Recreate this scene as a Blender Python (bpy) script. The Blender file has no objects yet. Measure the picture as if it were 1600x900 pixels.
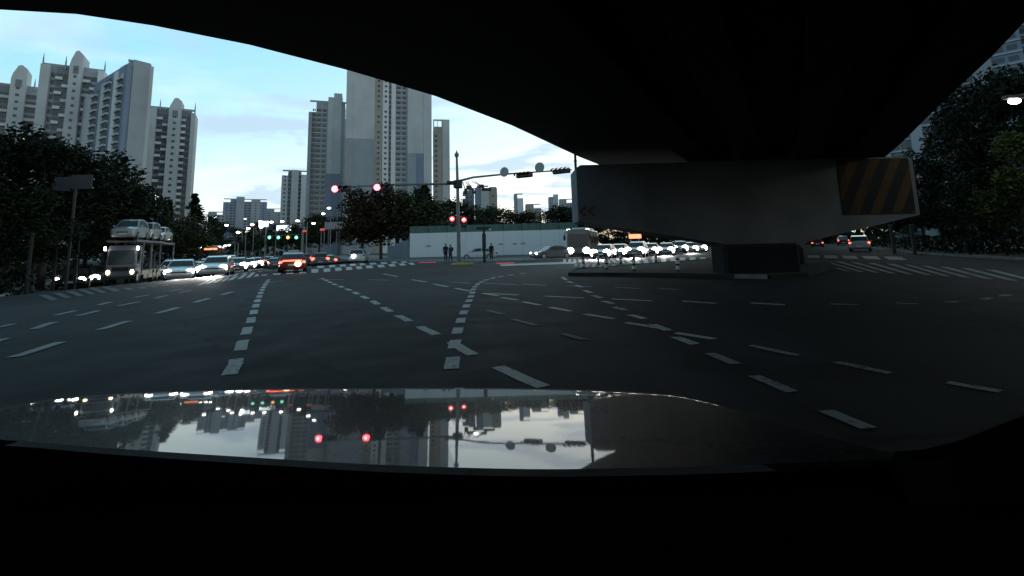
import bpy, bmesh, math, random
from mathutils import Vector, Matrix
random.seed(7)
C = bpy.context.scene.collection
SC = bpy.context.scene
PI = math.pi
R = math.radians

# ------------------------------------------------------------------ camera
FPX, W0, H0 = 750.0, 1600.0, 900.0          # focal length in photo pixels
CAMZ, PITCH, ROLL, HORY = 1.4, R(8.0), R(1.5), 386.0
PPY = HORY - FPX * math.tan(PITCH)
fw = Vector((0, math.cos(PITCH), math.sin(PITCH)))
r0 = Vector((1, 0, 0)); u0 = Vector((0, -math.sin(PITCH), math.cos(PITCH)))
rt = r0 * math.cos(ROLL) - u0 * math.sin(ROLL)
up = u0 * math.cos(ROLL) + r0 * math.sin(ROLL)
EYE = Vector((0, 0, CAMZ))
cd = bpy.data.cameras.new('camera'); cam = bpy.data.objects.new('camera', cd); C.objects.link(cam)
cd.sensor_width = 36; cd.lens = FPX * 36 / W0
cd.shift_y = (PPY - H0 / 2) / W0
cd.clip_start = 0.05; cd.clip_end = 6000
cam.matrix_world = Matrix(((rt.x, up.x, -fw.x, 0), (rt.y, up.y, -fw.y, 0), (rt.z, up.z, -fw.z, CAMZ), (0, 0, 0, 1)))
SC.camera = cam
SC.view_settings.view_transform = 'Standard'; SC.view_settings.look = 'None'
SC.view_settings.exposure = 0.0; SC.view_settings.gamma = 1.0
SC.cycles.max_bounces = 6; SC.cycles.use_denoising = True
SC.cycles.sample_clamp_indirect = 4.0
SC.cycles.caustics_reflective = False; SC.cycles.caustics_refractive = False

def ray(px, py):
    return (fw + rt * ((px - W0 / 2) / FPX) - up * ((py - PPY) / FPX))
def sm(t):
    t = max(0.0, min(1.0, t)); return t * t * (3 - 2 * t)
def gz(x, y):                                # the road falls away gently on the left
    return -0.6 * sm((-19 - x) / 10) * (1 - sm((y - 70) / 60))
def G(px, py, z=0.0, dip=True):              # where the line of sight meets the ground (or height z)
    d = ray(px, py); k = 0.0
    for _ in range(12):
        t = (z + k - CAMZ) / d.z
        p = EYE + d * t
        k = gz(p.x, p.y) if dip else 0.0
    return Vector((p.x, p.y, z + k))
def at_depth(px, py, y):
    d = ray(px, py); return EYE + d * (y / d.y)

# ------------------------------------------------------------------ sky and sun
SUN_EL, SUN_AZ = R(4.0), R(12.0)             # low sun behind cloud, ahead and slightly right
wd = bpy.data.worlds.new("World"); SC.world = wd; wd.use_nodes = True
nt = wd.node_tree; N = nt.nodes; L = nt.links; N.clear()
def nd(t, **kw):
    n = N.new(t)
    for k, v in kw.items(): setattr(n, k, v)
    return n
wo = nd('ShaderNodeOutputWorld'); bg = nd('ShaderNodeBackground'); L.new(bg.outputs[0], wo.inputs[0])
sky = nd('ShaderNodeTexSky', sky_type='NISHITA'); sky.sun_disc = False
sky.sun_elevation = SUN_EL; sky.sun_rotation = SUN_AZ
sky.air_density = 1.0; sky.dust_density = 0.6; sky.ozone_density = 2.0; sky.altitude = 0
tc = nd('ShaderNodeTexCoord'); sep = nd('ShaderNodeSeparateXYZ'); L.new(tc.outputs['Generated'], sep.inputs[0])
def mth(op, a, b=None, clamp=False):
    n = nd('ShaderNodeMath', operation=op); n.use_clamp = clamp
    for i, v in enumerate((a, b)):
        if v is None: continue
        if isinstance(v, (int, float)): n.inputs[i].default_value = v
        else: L.new(v, n.inputs[i])
    return n.outputs[0]
den = mth('ADD', mth('MAXIMUM', sep.outputs['Z'], 0.0), 0.10)
cx = mth('DIVIDE', sep.outputs['X'], den); cy = mth('DIVIDE', sep.outputs['Y'], den)
cmb = nd('ShaderNodeCombineXYZ'); L.new(cx, cmb.inputs[0]); L.new(cy, cmb.inputs[1])
def cloud(scale, detail, lo, hi, off):
    mp = nd('ShaderNodeMapping'); mp.inputs['Location'].default_value = off
    mp.inputs['Scale'].default_value = (1.0, 1.35, 1)
    L.new(cmb.outputs[0], mp.inputs[0])
    n = nd('ShaderNodeTexNoise'); n.inputs['Scale'].default_value = scale; n.inputs['Detail'].default_value = detail
    n.inputs['Roughness'].default_value = 0.55; n.inputs['Distortion'].default_value = 0.4
    L.new(mp.outputs[0], n.inputs['Vector'])
    r = nd('ShaderNodeValToRGB'); r.color_ramp.elements[0].position = lo; r.color_ramp.elements[1].position = hi
    r.color_ramp.interpolation = 'EASE'
    L.new(n.outputs['Fac'], r.inputs[0]); return r.outputs[0]
def mixc(fac, a, b):
    n = nd('ShaderNodeMix', data_type='RGBA')
    if isinstance(fac, (int, float)): n.inputs[0].default_value = fac
    else: L.new(fac, n.inputs[0])
    for i, v in ((6, a), (7, b)):
        if isinstance(v, tuple): n.inputs[i].default_value = v
        else: L.new(v, n.inputs[i])
    return n.outputs[2]
SKYBLUE = (2.8, 6.8, 9.2, 1); SKYPALE = (9.4, 10.9, 10.8, 1); SKYCREAM = (11.2, 10.6, 9.2, 1)
# clear air after sunset: the physical sky, thinned and bluer, under broken high cloud
hz = mth('POWER', mth('SUBTRACT', 1.0, mth('MAXIMUM', sep.outputs['Z'], 0.0), True), 3.2)
glow = mth('ADD', hz, mth('MULTIPLY', mth('ADD', sep.outputs['X'], 0.25), 0.55), True)
clear = mixc(glow, SKYBLUE, SKYPALE)
low = mth('POWER', mth('SUBTRACT', 1.0, mth('MAXIMUM', sep.outputs['Z'], 0.0), True), 9.0)
base = mixc(0.82, sky.outputs[0], mixc(mth('MULTIPLY', low, .85), clear, SKYCREAM))
veil = cloud(0.9, 4, 0.48, 0.72, (3.1, 1.7, 0))
base2 = mixc(mth('MULTIPLY', veil, 0.25), base, (9.9, 10.6, 10.7, 1))
grey = cloud(1.25, 6, 0.49, 0.63, (7.3, 4.2, 0))
zr_ = nd('ShaderNodeMapRange', interpolation_type='SMOOTHSTEP'); zr_.inputs[1].default_value = .22; zr_.inputs[2].default_value = .46; zr_.inputs[3].default_value = .78; zr_.inputs[4].default_value = .12; L.new(sep.outputs['Z'], zr_.inputs[0])
base3 = mixc(mth('MULTIPLY', grey, zr_.outputs[0]), base2, (4.2, 5.5, 6.8, 1))
# after sunset the sky dims towards the zenith and away from the sun's quarter
def sstep(v, a, b_):
    n = nd('ShaderNodeMapRange', interpolation_type='SMOOTHSTEP'); n.inputs[1].default_value = a; n.inputs[2].default_value = b_; L.new(v, n.inputs[0]); return n.outputs[0]
toward = mth('ADD', mth('MULTIPLY', sep.outputs['X'], math.sin(SUN_AZ)), mth('MULTIPLY', sep.outputs['Y'], math.cos(SUN_AZ)))
dimz = mth('SUBTRACT', 1.0, mth('MULTIPLY', sstep(sep.outputs['Z'], .40, .85), .78))
dimb = mth('ADD', mth('MULTIPLY', sstep(toward, -.8, .4), .38), .62)
dim = mth('MULTIPLY', dimz, dimb)
vm = nd('ShaderNodeVectorMath', operation='SCALE'); L.new(base3, vm.inputs[0]); L.new(dim, vm.inputs['Scale'])
L.new(vm.outputs[0], bg.inputs[0]); bg.inputs[1].default_value = 0.135
sl = bpy.data.lights.new('sun', 'SUN'); so = bpy.data.objects.new('sun', sl); C.objects.link(so)
sl.energy = 0.12; sl.angle = R(40); sl.color = (1, .93, .84)
sdir = Vector((math.sin(SUN_AZ) * math.cos(SUN_EL), math.cos(SUN_AZ) * math.cos(SUN_EL), math.sin(SUN_EL)))
so.rotation_euler = sdir.to_track_quat('Z', 'Y').to_euler()

# ------------------------------------------------------------------ materials
def mat(name, col, rough=0.7, metal=0.0, coat=0.0, emit=None, es=0.0, var=0.0, scale=3.0, bump=0.0, spec=0.5, ior=None):
    m = bpy.data.materials.new(name); m.use_nodes = True
    t = m.node_tree; b = t.nodes['Principled BSDF']
    b.inputs['Base Color'].default_value = (*col, 1); b.inputs['Roughness'].default_value = rough
    b.inputs['Metallic'].default_value = metal; b.inputs['Coat Weight'].default_value = coat
    b.inputs['Coat Roughness'].default_value = 0.03
    b.inputs['Specular IOR Level'].default_value = spec
    if ior: b.inputs['IOR'].default_value = ior
    if emit:
        b.inputs['Emission Color'].default_value = (*emit, 1); b.inputs['Emission Strength'].default_value = es
    if var or bump:
        tcn = t.nodes.new('ShaderNodeTexCoord')
        n = t.nodes.new('ShaderNodeTexNoise'); n.inputs['Scale'].default_value = scale; n.inputs['Detail'].default_value = 6
        t.links.new(tcn.outputs['Object'], n.inputs['Vector'])
        if var:
            r = t.nodes.new('ShaderNodeValToRGB'); e = r.color_ramp.elements
            e[0].position = .3; e[1].position = .7
            e[0].color = (*[c * (1 - var) for c in col], 1); e[1].color = (*[min(1, c * (1 + var)) for c in col], 1)
            t.links.new(n.outputs['Fac'], r.inputs[0]); t.links.new(r.outputs[0], b.inputs['Base Color'])
        if bump:
            bp = t.nodes.new('ShaderNodeBump'); bp.inputs['Strength'].default_value = bump; bp.inputs['Distance'].default_value = .02
            t.links.new(n.outputs['Fac'], bp.inputs['Height']); t.links.new(bp.outputs[0], b.inputs['Normal'])
    return m
def asphalt_mat():
    m = mat('asphalt', (.05, .05, .052), .8, spec=.22)
    t = m.node_tree; b = t.nodes['Principled BSDF']
    tcn = t.nodes.new('ShaderNodeTexCoord')
    def noise(s, d, dist=0.0, stretch=None):
        n = t.nodes.new('ShaderNodeTexNoise'); n.inputs['Scale'].default_value = s; n.inputs['Detail'].default_value = d; n.inputs['Distortion'].default_value = dist
        if stretch:
            mp = t.nodes.new('ShaderNodeMapping'); mp.inputs['Scale'].default_value = stretch[0]; mp.inputs['Rotation'].default_value = (0, 0, stretch[1])
            t.links.new(tcn.outputs['Object'], mp.inputs[0]); t.links.new(mp.outputs[0], n.inputs['Vector'])
        else: t.links.new(tcn.outputs['Object'], n.inputs['Vector'])
        return n.outputs['Fac']
    def ramp(src, a, bq, c0, c1):
        r = t.nodes.new('ShaderNodeValToRGB'); e = r.color_ramp.elements
        e[0].position = a; e[1].position = bq; e[0].color = (c0,) * 3 + (1,); e[1].color = (c1,) * 3 + (1,)
        t.links.new(src, r.inputs[0]); return r.outputs[0]
    def mul(a, bq):
        x = t.nodes.new('ShaderNodeMix'); x.data_type = 'RGBA'; x.blend_type = 'MULTIPLY'; x.inputs[0].default_value = 1
        if isinstance(a, tuple): x.inputs[6].default_value = a
        else: t.links.new(a, x.inputs[6])
        t.links.new(bq, x.inputs[7]); return x.outputs[2]
    def voro(s, feat, warp):
        w = t.nodes.new('ShaderNodeTexNoise'); w.inputs['Scale'].default_value = s*2.2; w.inputs['Detail'].default_value = 5
        t.links.new(tcn.outputs['Object'], w.inputs['Vector'])
        va = t.nodes.new('ShaderNodeVectorMath'); va.operation = 'MULTIPLY_ADD'; va.inputs[1].default_value = (warp,)*3
        t.links.new(w.outputs['Color'], va.inputs[0]); t.links.new(tcn.outputs['Object'], va.inputs[2])
        v = t.nodes.new('ShaderNodeTexVoronoi'); v.feature = feat; v.inputs['Scale'].default_value = s
        t.links.new(va.outputs[0], v.inputs['Vector']); return v
    big, mid, fine = noise(.16, 5), noise(1.3, 6), noise(55, 2)
    trk = noise(1.0, 4, .3, ((.9, .05, 1), R(-18)))
    oil = noise(.55, 7, .8)
    crack = voro(.13, 'DISTANCE_TO_EDGE', 3.2).outputs['Distance']; crack2 = voro(.55, 'DISTANCE_TO_EDGE', 1.0).outputs['Distance']
    patch = voro(.11, 'F1', .0); sepc = t.nodes.new('ShaderNodeSeparateColor'); t.links.new(patch.outputs['Color'], sepc.inputs[0])
    c = mul((.032, .0295, .032, 1), ramp(big, .35, .65, .7, 1.2))
    c = mul(c, ramp(mid, .3, .7, .78, 1.15)); c = mul(c, ramp(fine, .3, .7, .6, 1.35)); c = mul(c, ramp(trk, .35, .65, .78, 1.15))
    c = mul(c, ramp(oil, .57, .70, 1.0, .5)); c = mul(c, ramp(crack, .0, .012, .30, 1.0)); c = mul(c, ramp(sepc.outputs[0], .3, .8, .74, 1.22))
    t.links.new(c, b.inputs['Base Color'])
    t.links.new(ramp(mid, .3, .7, .74, .88), b.inputs['Roughness'])
    ad = t.nodes.new('ShaderNodeMath'); ad.operation = 'ADD'; t.links.new(fine, ad.inputs[0]); t.links.new(ramp(crack, 0, .008, -1.5, 0), ad.inputs[1])
    bp = t.nodes.new('ShaderNodeBump'); bp.inputs['Strength'].default_value = .35; bp.inputs['Distance'].default_value = .004
    t.links.new(ad.outputs[0], bp.inputs['Height']); t.links.new(bp.outputs[0], b.inputs['Normal'])
    return m
def paint_mat(name, col, wear):
    m = mat(name, col, .65, spec=.3); t = m.node_tree; b = t.nodes['Principled BSDF']
    tcn = t.nodes.new('ShaderNodeTexCoord')
    def nz(s, d):
        n = t.nodes.new('ShaderNodeTexNoise'); n.inputs['Scale'].default_value = s; n.inputs['Detail'].default_value = d; n.inputs['Roughness'].default_value = .7
        t.links.new(tcn.outputs['Object'], n.inputs['Vector']); return n.outputs['Fac']
    add = t.nodes.new('ShaderNodeMath'); add.operation = 'MULTIPLY_ADD'; add.inputs[1].default_value = .45
    t.links.new(nz(.7, 3), add.inputs[0]); t.links.new(nz(14, 8), add.inputs[2])
    r = t.nodes.new('ShaderNodeValToRGB'); e = r.color_ramp.elements
    e[0].position = wear; e[1].position = wear+.16; e[0].color = (.05, .05, .05, 1); e[1].color = (*col, 1)
    t.links.new(add.outputs[0], r.inputs[0]); t.links.new(r.outputs[0], b.inputs['Base Color']); return m
def leaf_mat(name, col):
    m = mat(name, col, .75, spec=.12)
    t = m.node_tree; b = t.nodes['Principled BSDF']
    g = t.nodes.new('ShaderNodeNewGeometry'); r = t.nodes.new('ShaderNodeValToRGB'); e = r.color_ramp.elements
    e[0].color = (*[c * .55 for c in col], 1); e[1].color = (*[c * 1.5 for c in col], 1)
    t.links.new(g.outputs['Random Per Island'], r.inputs[0]); t.links.new(r.outputs[0], b.inputs['Base Color'])
    return m
M = dict(
    asphalt=asphalt_mat(),
    paint=paint_mat('road_paint', (.58, .58, .565), .535),
    paint_worn_dim=paint_mat('worn_dim_road_paint', (.32, .32, .32), .565),  # worn paint, tone also darkened to carry the dim light on the right
    paint_mid=paint_mat('greyed_road_paint', (.42, .42, .41), .55),
    paint_faint=mat('faint_road_paint', (.085, .085, .085), .7, var=.4, scale=7),
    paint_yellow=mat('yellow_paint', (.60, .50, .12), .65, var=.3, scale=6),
    earth=mat('earth', (.025, .027, .02), .95, var=.4, scale=.6, bump=.4),
    paving=mat('paving', (.16, .16, .155), .85, var=.25, scale=2),
    kerb=mat('kerb_stone', (.30, .30, .29), .8, var=.2, scale=3),
    soffit=mat('dark_concrete', (.012, .012, .013), .92, var=.3, scale=.5, bump=.2),  # even base colour lowered to carry the deep shade under the deck
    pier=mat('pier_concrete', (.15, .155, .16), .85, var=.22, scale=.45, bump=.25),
    column=mat('dark_column', (.007, .007, .008), .9, var=.3, scale=.8),  # one near-black tone for column and base
    tower_light=mat('pale_render', (.52, .55, .57), .8, var=.10, scale=.12),
    tower_white=mat('white_render', (.70, .73, .75), .8, var=.08, scale=.12),
    tower_grey=mat('grey_render', (.34, .38, .42), .8, var=.12, scale=.12),
    tower_blue=mat('blue_grey_render', (.22, .28, .38), .8, var=.12, scale=.15),
    tower_tan=mat('tan_render', (.36, .345, .31), .8, var=.12, scale=.15),
    tower_rose=mat('rose_grey_render', (.36, .36, .39), .8, var=.12, scale=.15),
    tower_dark=mat('dark_render', (.20, .23, .26), .8, var=.12, scale=.15),  # base colour lifted to stand in for haze over the towers
    glass=mat('window_glass', (.045, .052, .06), .15, spec=.6),  # glass tone lifted too, distance haze put into the colour
    lit_glass=mat('lit_window', (.8, .8, .7), .5, emit=(1, .95, .8), es=1.6),
    metal=mat('grey_steel', (.22, .23, .24), .5, metal=.4),
    dark_metal=mat('dark_steel', (.035, .036, .038), .5, metal=.2),
    black=mat('black_plastic', (.012, .012, .013), .55),
    dash=mat('dashboard_plastic', (.005, .005, .0055), .95, var=.3, scale=6, spec=.0),
    rubber=mat('tyre_rubber', (.018, .018, .018), .9),
    rim=mat('alloy_rim', (.35, .35, .36), .35, metal=.8),
    bark=mat('bark', (.075, .065, .055), .95, var=.3, scale=4, bump=.5),
    leaf_a=leaf_mat('dark_leaves', (.010, .017, .009)),
    leaf_b=leaf_mat('deep_green_leaves', (.020, .032, .016)),
    leaf_c=leaf_mat('olive_leaves', (.050, .060, .028)),
    leaf_d=leaf_mat('autumn_leaves', (.040, .028, .017)),
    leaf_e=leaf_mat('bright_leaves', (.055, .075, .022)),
    wall_white=mat('white_hoarding', (.86, .88, .90), .6, var=.06, scale=.25),
    wall_green=mat('green_mesh', (.11, .18, .16), .8, var=.2, scale=.8),
    white_car=mat('white_car_paint', (.62, .64, .67), .3, coat=1, var=.05, scale=1),
    silver_car=mat('silver_car_paint', (.42, .45, .48), .3, metal=.3, coat=1),
    grey_car=mat('grey_car_paint', (.16, .17, .18), .3, coat=1),
    black_car=mat('black_car_paint', (.015, .016, .018), .3, coat=1),
    orange_car=mat('orange_car_paint', (.20, .018, .016), .3, coat=1),
    blue_car=mat('blue_grey_car_paint', (.14, .18, .26), .3, coat=1),
    red_bus=mat('red_bus_paint', (.30, .06, .05), .4, coat=.6),
    grey_bus=mat('grey_bus_paint', (.13, .13, .13), .4, coat=.6),
    truck=mat('truck_paint', (.16, .17, .21), .4, coat=.6),
    cream=mat('cream_steel', (.55, .49, .38), .5, var=.2, scale=2),
    plate=mat('number_plate', (.75, .75, .72), .5),
    head=mat('headlight_glow', (1, 1, 1), .4, emit=(1, .97, .90), es=19),
    head_warm=mat('warm_lamp_glow', (1, .9, .6), .4, emit=(1, .88, .45), es=6),
    lamp=mat('street_lamp_glow', (1, 1, 1), .4, emit=(1, .95, .86), es=9),
    tail=mat('tail_light_glow', (.6, .02, .02), .4, emit=(1, .09, .05), es=3.2),
    tail_hot=mat('brake_light_glow', (.8, .2, .1), .4, emit=(1, .13, .075), es=4.0),
    red=mat('red_signal_glow', (.8, .02, .02), .4, emit=(1, .10, .13), es=9),
    red_core=mat('red_signal_core', (1, .5, .5), .4, emit=(1, .42, .42), es=9),
    red_dim=mat('red_lamp', (.6, .02, .02), .4, emit=(1, .07, .08), es=2.0),
    green=mat('green_signal_glow', (.1, .8, .4), .4, emit=(.25, 1, .62), es=2.0),
    amber=mat('amber_signal_glow', (.8, .5, .1), .4, emit=(1, .6, .18), es=2.2),
    led=mat('led_letters', (.8, .2, .1), .4, emit=(1, .30, .14), es=2.0),
    sign_lit=mat('lit_sign_face', (.8, .9, .9), .4, emit=(.82, .95, 1), es=1.8),
    lamp_board_red=mat('red_lamp_board', (.6, .08, .06), .5, emit=(1, .15, .10), es=.45),
    sign_back=mat('sign_back_grey', (.05, .053, .065), .5, metal=.1),
    sign_grey=mat('pale_sign_face', (.42, .36, .38), .6),
    disc=mat('round_sign_grey', (.34, .36, .37), .5),
    chev=mat('chevron_dark_red', (.12, .02, .02), .6),
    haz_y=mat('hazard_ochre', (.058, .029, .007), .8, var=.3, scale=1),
    haz_k=mat('hazard_black', (.006, .006, .006), .8),
    band=mat('reflective_band', (.85, .86, .84), .4),
    post_dim=mat('weathered_post', (.03, .03, .029), .8, var=.3, scale=2),
    skin=mat('skin', (.35, .24, .18), .6),
    hair=mat('hair', (.012, .010, .010), .7),
    cloth_dark=mat('dark_clothes', (.020, .022, .028), .9),
    cloth_grey=mat('grey_clothes', (.05, .055, .065), .9),
    cloth_black=mat('black_clothes', (.012, .012, .014), .9),
    hood=mat('bonnet_paint', (.006, .007, .009), .5, coat=1.0, spec=.3),
    grassland=mat('dark_verge', (.03, .04, .02), .95, var=.4, scale=1.5),
)
hb = M['hood'].node_tree.nodes['Principled BSDF']
hb.inputs['Coat IOR'].default_value = 1.5; hb.inputs['Coat Roughness'].default_value = .028
_t = M['hood'].node_tree; _c = _t.nodes.new('ShaderNodeTexCoord'); _n = _t.nodes.new('ShaderNodeTexNoise'); _n.inputs['Scale'].default_value = 14; _n.inputs['Detail'].default_value = 3
_b = _t.nodes.new('ShaderNodeBump'); _b.inputs['Strength'].default_value = .25; _b.inputs['Distance'].default_value = .00022
_t.links.new(_c.outputs['Object'], _n.inputs['Vector']); _t.links.new(_n.outputs['Fac'], _b.inputs['Height']); _t.links.new(_b.outputs[0], hb.inputs['Coat Normal'])
_d = _t.nodes.new('ShaderNodeTexNoise'); _d.inputs['Scale'].default_value = 60; _d.inputs['Detail'].default_value = 6; _t.links.new(_c.outputs['Object'], _d.inputs['Vector'])
_r = _t.nodes.new('ShaderNodeValToRGB'); _r.color_ramp.elements[0].position = .5; _r.color_ramp.elements[1].position = .8; _r.color_ramp.elements[0].color = (.006, .009, .016, 1); _r.color_ramp.elements[1].color = (.026, .031, .040, 1)
_t.links.new(_d.outputs['Fac'], _r.inputs[0]); _t.links.new(_r.outputs[0], hb.inputs['Base Color'])

# ------------------------------------------------------------------ helpers
class MB:
    """collects geometry for ONE mesh object"""
    def __init__(s): s.v = []; s.f = []; s.mi = []; s.m = []
    def _m(s, m):
        if m is None: return 0
        if m not in s.m: s.m.append(m)
        return s.m.index(m)
    def add(s, vs, fs, m=None):
        o = len(s.v); k = s._m(m)
        s.v += [tuple(v) for v in vs]
        for f in fs: s.f.append(tuple(i + o for i in f)); s.mi.append(k)
        return s
    def box(s, x0, x1, y0, y1, z0, z1, m=None):
        return s.add([(x0,y0,z0),(x1,y0,z0),(x1,y1,z0),(x0,y1,z0),(x0,y0,z1),(x1,y0,z1),(x1,y1,z1),(x0,y1,z1)],
              [(3,2,1,0),(4,5,6,7),(0,1,5,4),(1,2,6,5),(2,3,7,6),(3,0,4,7)], m)
    def bev(s, x0, x1, y0, y1, z0, z1, b, m=None):      # box with chamfered edges
        vs = []; 
        for x, sx in ((x0, 1), (x1, -1)):
            for y, sy in ((y0, 1), (y1, -1)):
                for z, sz in ((z0, 1), (z1, -1)):
                    vs += [(x, y + sy*b, z + sz*b), (x + sx*b, y, z + sz*b), (x + sx*b, y + sy*b, z)]
        bm = bmesh.new()
        for v in vs: bm.verts.new(v)
        bmesh.ops.convex_hull(bm, input=bm.verts)
        bm.verts.index_update()
        r = s.add([v.co for v in bm.verts], [[v.index for v in f.verts] for f in bm.faces], m); bm.free(); return r
    def prism(s, poly, z0, z1, m=None):
        n = len(poly)
        a = sum(poly[i][0]*poly[(i+1)%n][1]-poly[(i+1)%n][0]*poly[i][1] for i in range(n))
        if a < 0: poly = poly[::-1]
        f0 = z0 if callable(z0) else (lambda x, y: z0); f1 = z1 if callable(z1) else (lambda x, y: z1)
        vs = [(p[0], p[1], f0(p[0], p[1])) for p in poly] + [(p[0], p[1], f1(p[0], p[1])) for p in poly]
        fs = [tuple(range(n-1, -1, -1)), tuple(range(n, 2*n))] + [(i, (i+1)%n, n+(i+1)%n, n+i) for i in range(n)]
        return s.add(vs, fs, m)
    def tube(s, pts, rad, n=8, m=None):
        pts = [Vector(p) for p in pts]; rads = rad if isinstance(rad, (list, tuple)) else [rad] * len(pts)
        rings = []
        for i, p in enumerate(pts):
            d = (pts[min(i+1, len(pts)-1)] - pts[max(i-1, 0)]).normalized()
            a = d.cross(Vector((0, 0, 1)) if abs(d.z) < .95 else Vector((1, 0, 0))).normalized(); b = d.cross(a)
            rings.append([p + (a*math.cos(2*PI*j/n) + b*math.sin(2*PI*j/n)) * rads[i] for j in range(n)])
        vs = [v for r in rings for v in r]
        fs = [(i*n+j, i*n+(j+1)%n, (i+1)*n+(j+1)%n, (i+1)*n+j) for i in range(len(pts)-1) for j in range(n)]
        fs += [tuple(range(n-1, -1, -1)), tuple(range((len(pts)-1)*n, len(pts)*n))]
        return s.add(vs, fs, m)
    def cyl(s, c, axis, r, l, n=16, m=None):
        c = Vector(c); a = Vector(axis).normalized()
        return s.tube([c - a*l/2, c + a*l/2], r, n, m)
    def ball(s, c, rx, ry, rz, m=None, nu=10, nv=6):
        vs = []; fs = []
        for i in range(nv+1):
            t = PI*i/nv
            for j in range(nu):
                p = 2*PI*j/nu
                vs.append((c[0]+rx*math.sin(t)*math.cos(p), c[1]+ry*math.sin(t)*math.sin(p), c[2]+rz*math.cos(t)))
        for i in range(nv):
            for j in range(nu): fs.append((i*nu+j, (i+1)*nu+j, (i+1)*nu+(j+1)%nu, i*nu+(j+1)%nu))
        return s.add(vs, fs, m)
    def mesh(s, name, m=None, smooth=False):
        me = bpy.data.meshes.new(name); me.from_pydata(s.v, [], s.f)
        for mm in (s.m or [m]): me.materials.append(mm)
        if s.m: me.polygons.foreach_set('material_index', s.mi)
        if smooth: me.polygons.foreach_set('use_smooth', [True]*len(me.polygons))
        me.validate(); me.update(); return me
    def build(s, name, m=None, parent=None, smooth=False, loc=None, rz=0):
        return link(name, s.mesh(name, m, smooth), parent, loc, rz)
def link(name, me, parent=None, loc=None, rz=0):
    o = bpy.data.objects.new(name, me); C.objects.link(o)
    if parent is not None: o.parent = parent
    if loc is not None: o.location = loc
    if rz: o.rotation_euler = (0, 0, rz)
    return o
def tag(o, label=None, cat=None, group=None, kind=None):
    if label: o['label'] = label
    if cat: o['category'] = cat
    if group: o['group'] = group
    if kind: o['kind'] = kind
    return o
def thing(name, label, cat, loc=(0, 0, 0), rz=0, group=None):
    o = link(name, None, None, loc, rz); return tag(o, label, cat, group)
def copy_tree(o, parent=None):
    c = o.copy(); C.objects.link(c)
    if parent is not None: c.parent = parent
    for ch in KIDS.get(o.name, []): copy_tree(ch, c)
    return c
KIDS = {}
def index_kids(root):
    for ch in root.children:
        KIDS.setdefault(root.name, []).append(ch); index_kids(ch)
def dup(proto, loc, rz, label=None, group=None):
    if proto.name not in KIDS: index_kids(proto)
    c = copy_tree(proto); c.location = loc; c.rotation_euler = (0, 0, rz)
    if label: c['label'] = label
    if group: c['group'] = group
    return c
# ================================================================== GROUND
def sheet(name, x0, x1, y0, y1, step, z, m, keep=None):
    b = MB(); nx = int(round((x1-x0)/step)); ny = int(round((y1-y0)/step))
    vs = [(x0+i*step, y0+j*step, z + gz(x0+i*step, y0+j*step)) for j in range(ny+1) for i in range(nx+1)]
    fs = [(j*(nx+1)+i, j*(nx+1)+i+1, (j+1)*(nx+1)+i+1, (j+1)*(nx+1)+i) for j in range(ny) for i in range(nx)]
    return b.add(vs, fs).build(name, m, smooth=True)
g = MB()
xs = [-3000, -800, -300] + [-150 + 10*i for i in range(31)] + [300, 800, 3000]
ys = [-300, -100] + [-40 + 10*i for i in range(20)] + [250, 500, 1200, 4000]
g.add([(x, y, -.05 + gz(x, y)) for y in ys for x in xs],
      [(j*len(xs)+i, j*len(xs)+i+1, (j+1)*len(xs)+i+1, (j+1)*len(xs)+i) for j in range(len(ys)-1) for i in range(len(xs)-1)])
tag(g.build('ground', M['grassland'], smooth=True), kind='structure')
road = sheet('road', -70, 90, -14, 80, 1.0, 0.0, M['asphalt']); tag(road, kind='structure')
AX = Vector((-math.sin(R(25.6)), math.cos(R(25.6)), 0)); AXN = Vector((AX.y, -AX.x, 0))      # the road ahead
BX = Vector((math.sin(R(30)), math.cos(R(30)), 0)); BXN = Vector((BX.y, -BX.x, 0))            # the road under the viaduct
def arm(P, d, n, w0, w1, l0, l1):
    b = MB(); K = 40; vs = []
    for k in range(K+1):
        c = P + d*(l0+(l1-l0)*k/K)
        for s in (w0, w1):
            q = c + n*s; vs.append((q.x, q.y, .004 + gz(q.x, q.y)))
    b.add(vs, [(2*k, 2*k+1, 2*k+3, 2*k+2) for k in range(K)])
    return b.build('road', M['asphalt'])
PA = Vector((-17.5, 38, 0)); PB = Vector((14, 30, 0))
tag(arm(PA, AX, AXN, -20, 17, 36, 700), kind='structure')
tag(arm(PB, BX, BXN, -13, 25, 40, 600), kind='structure')

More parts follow.
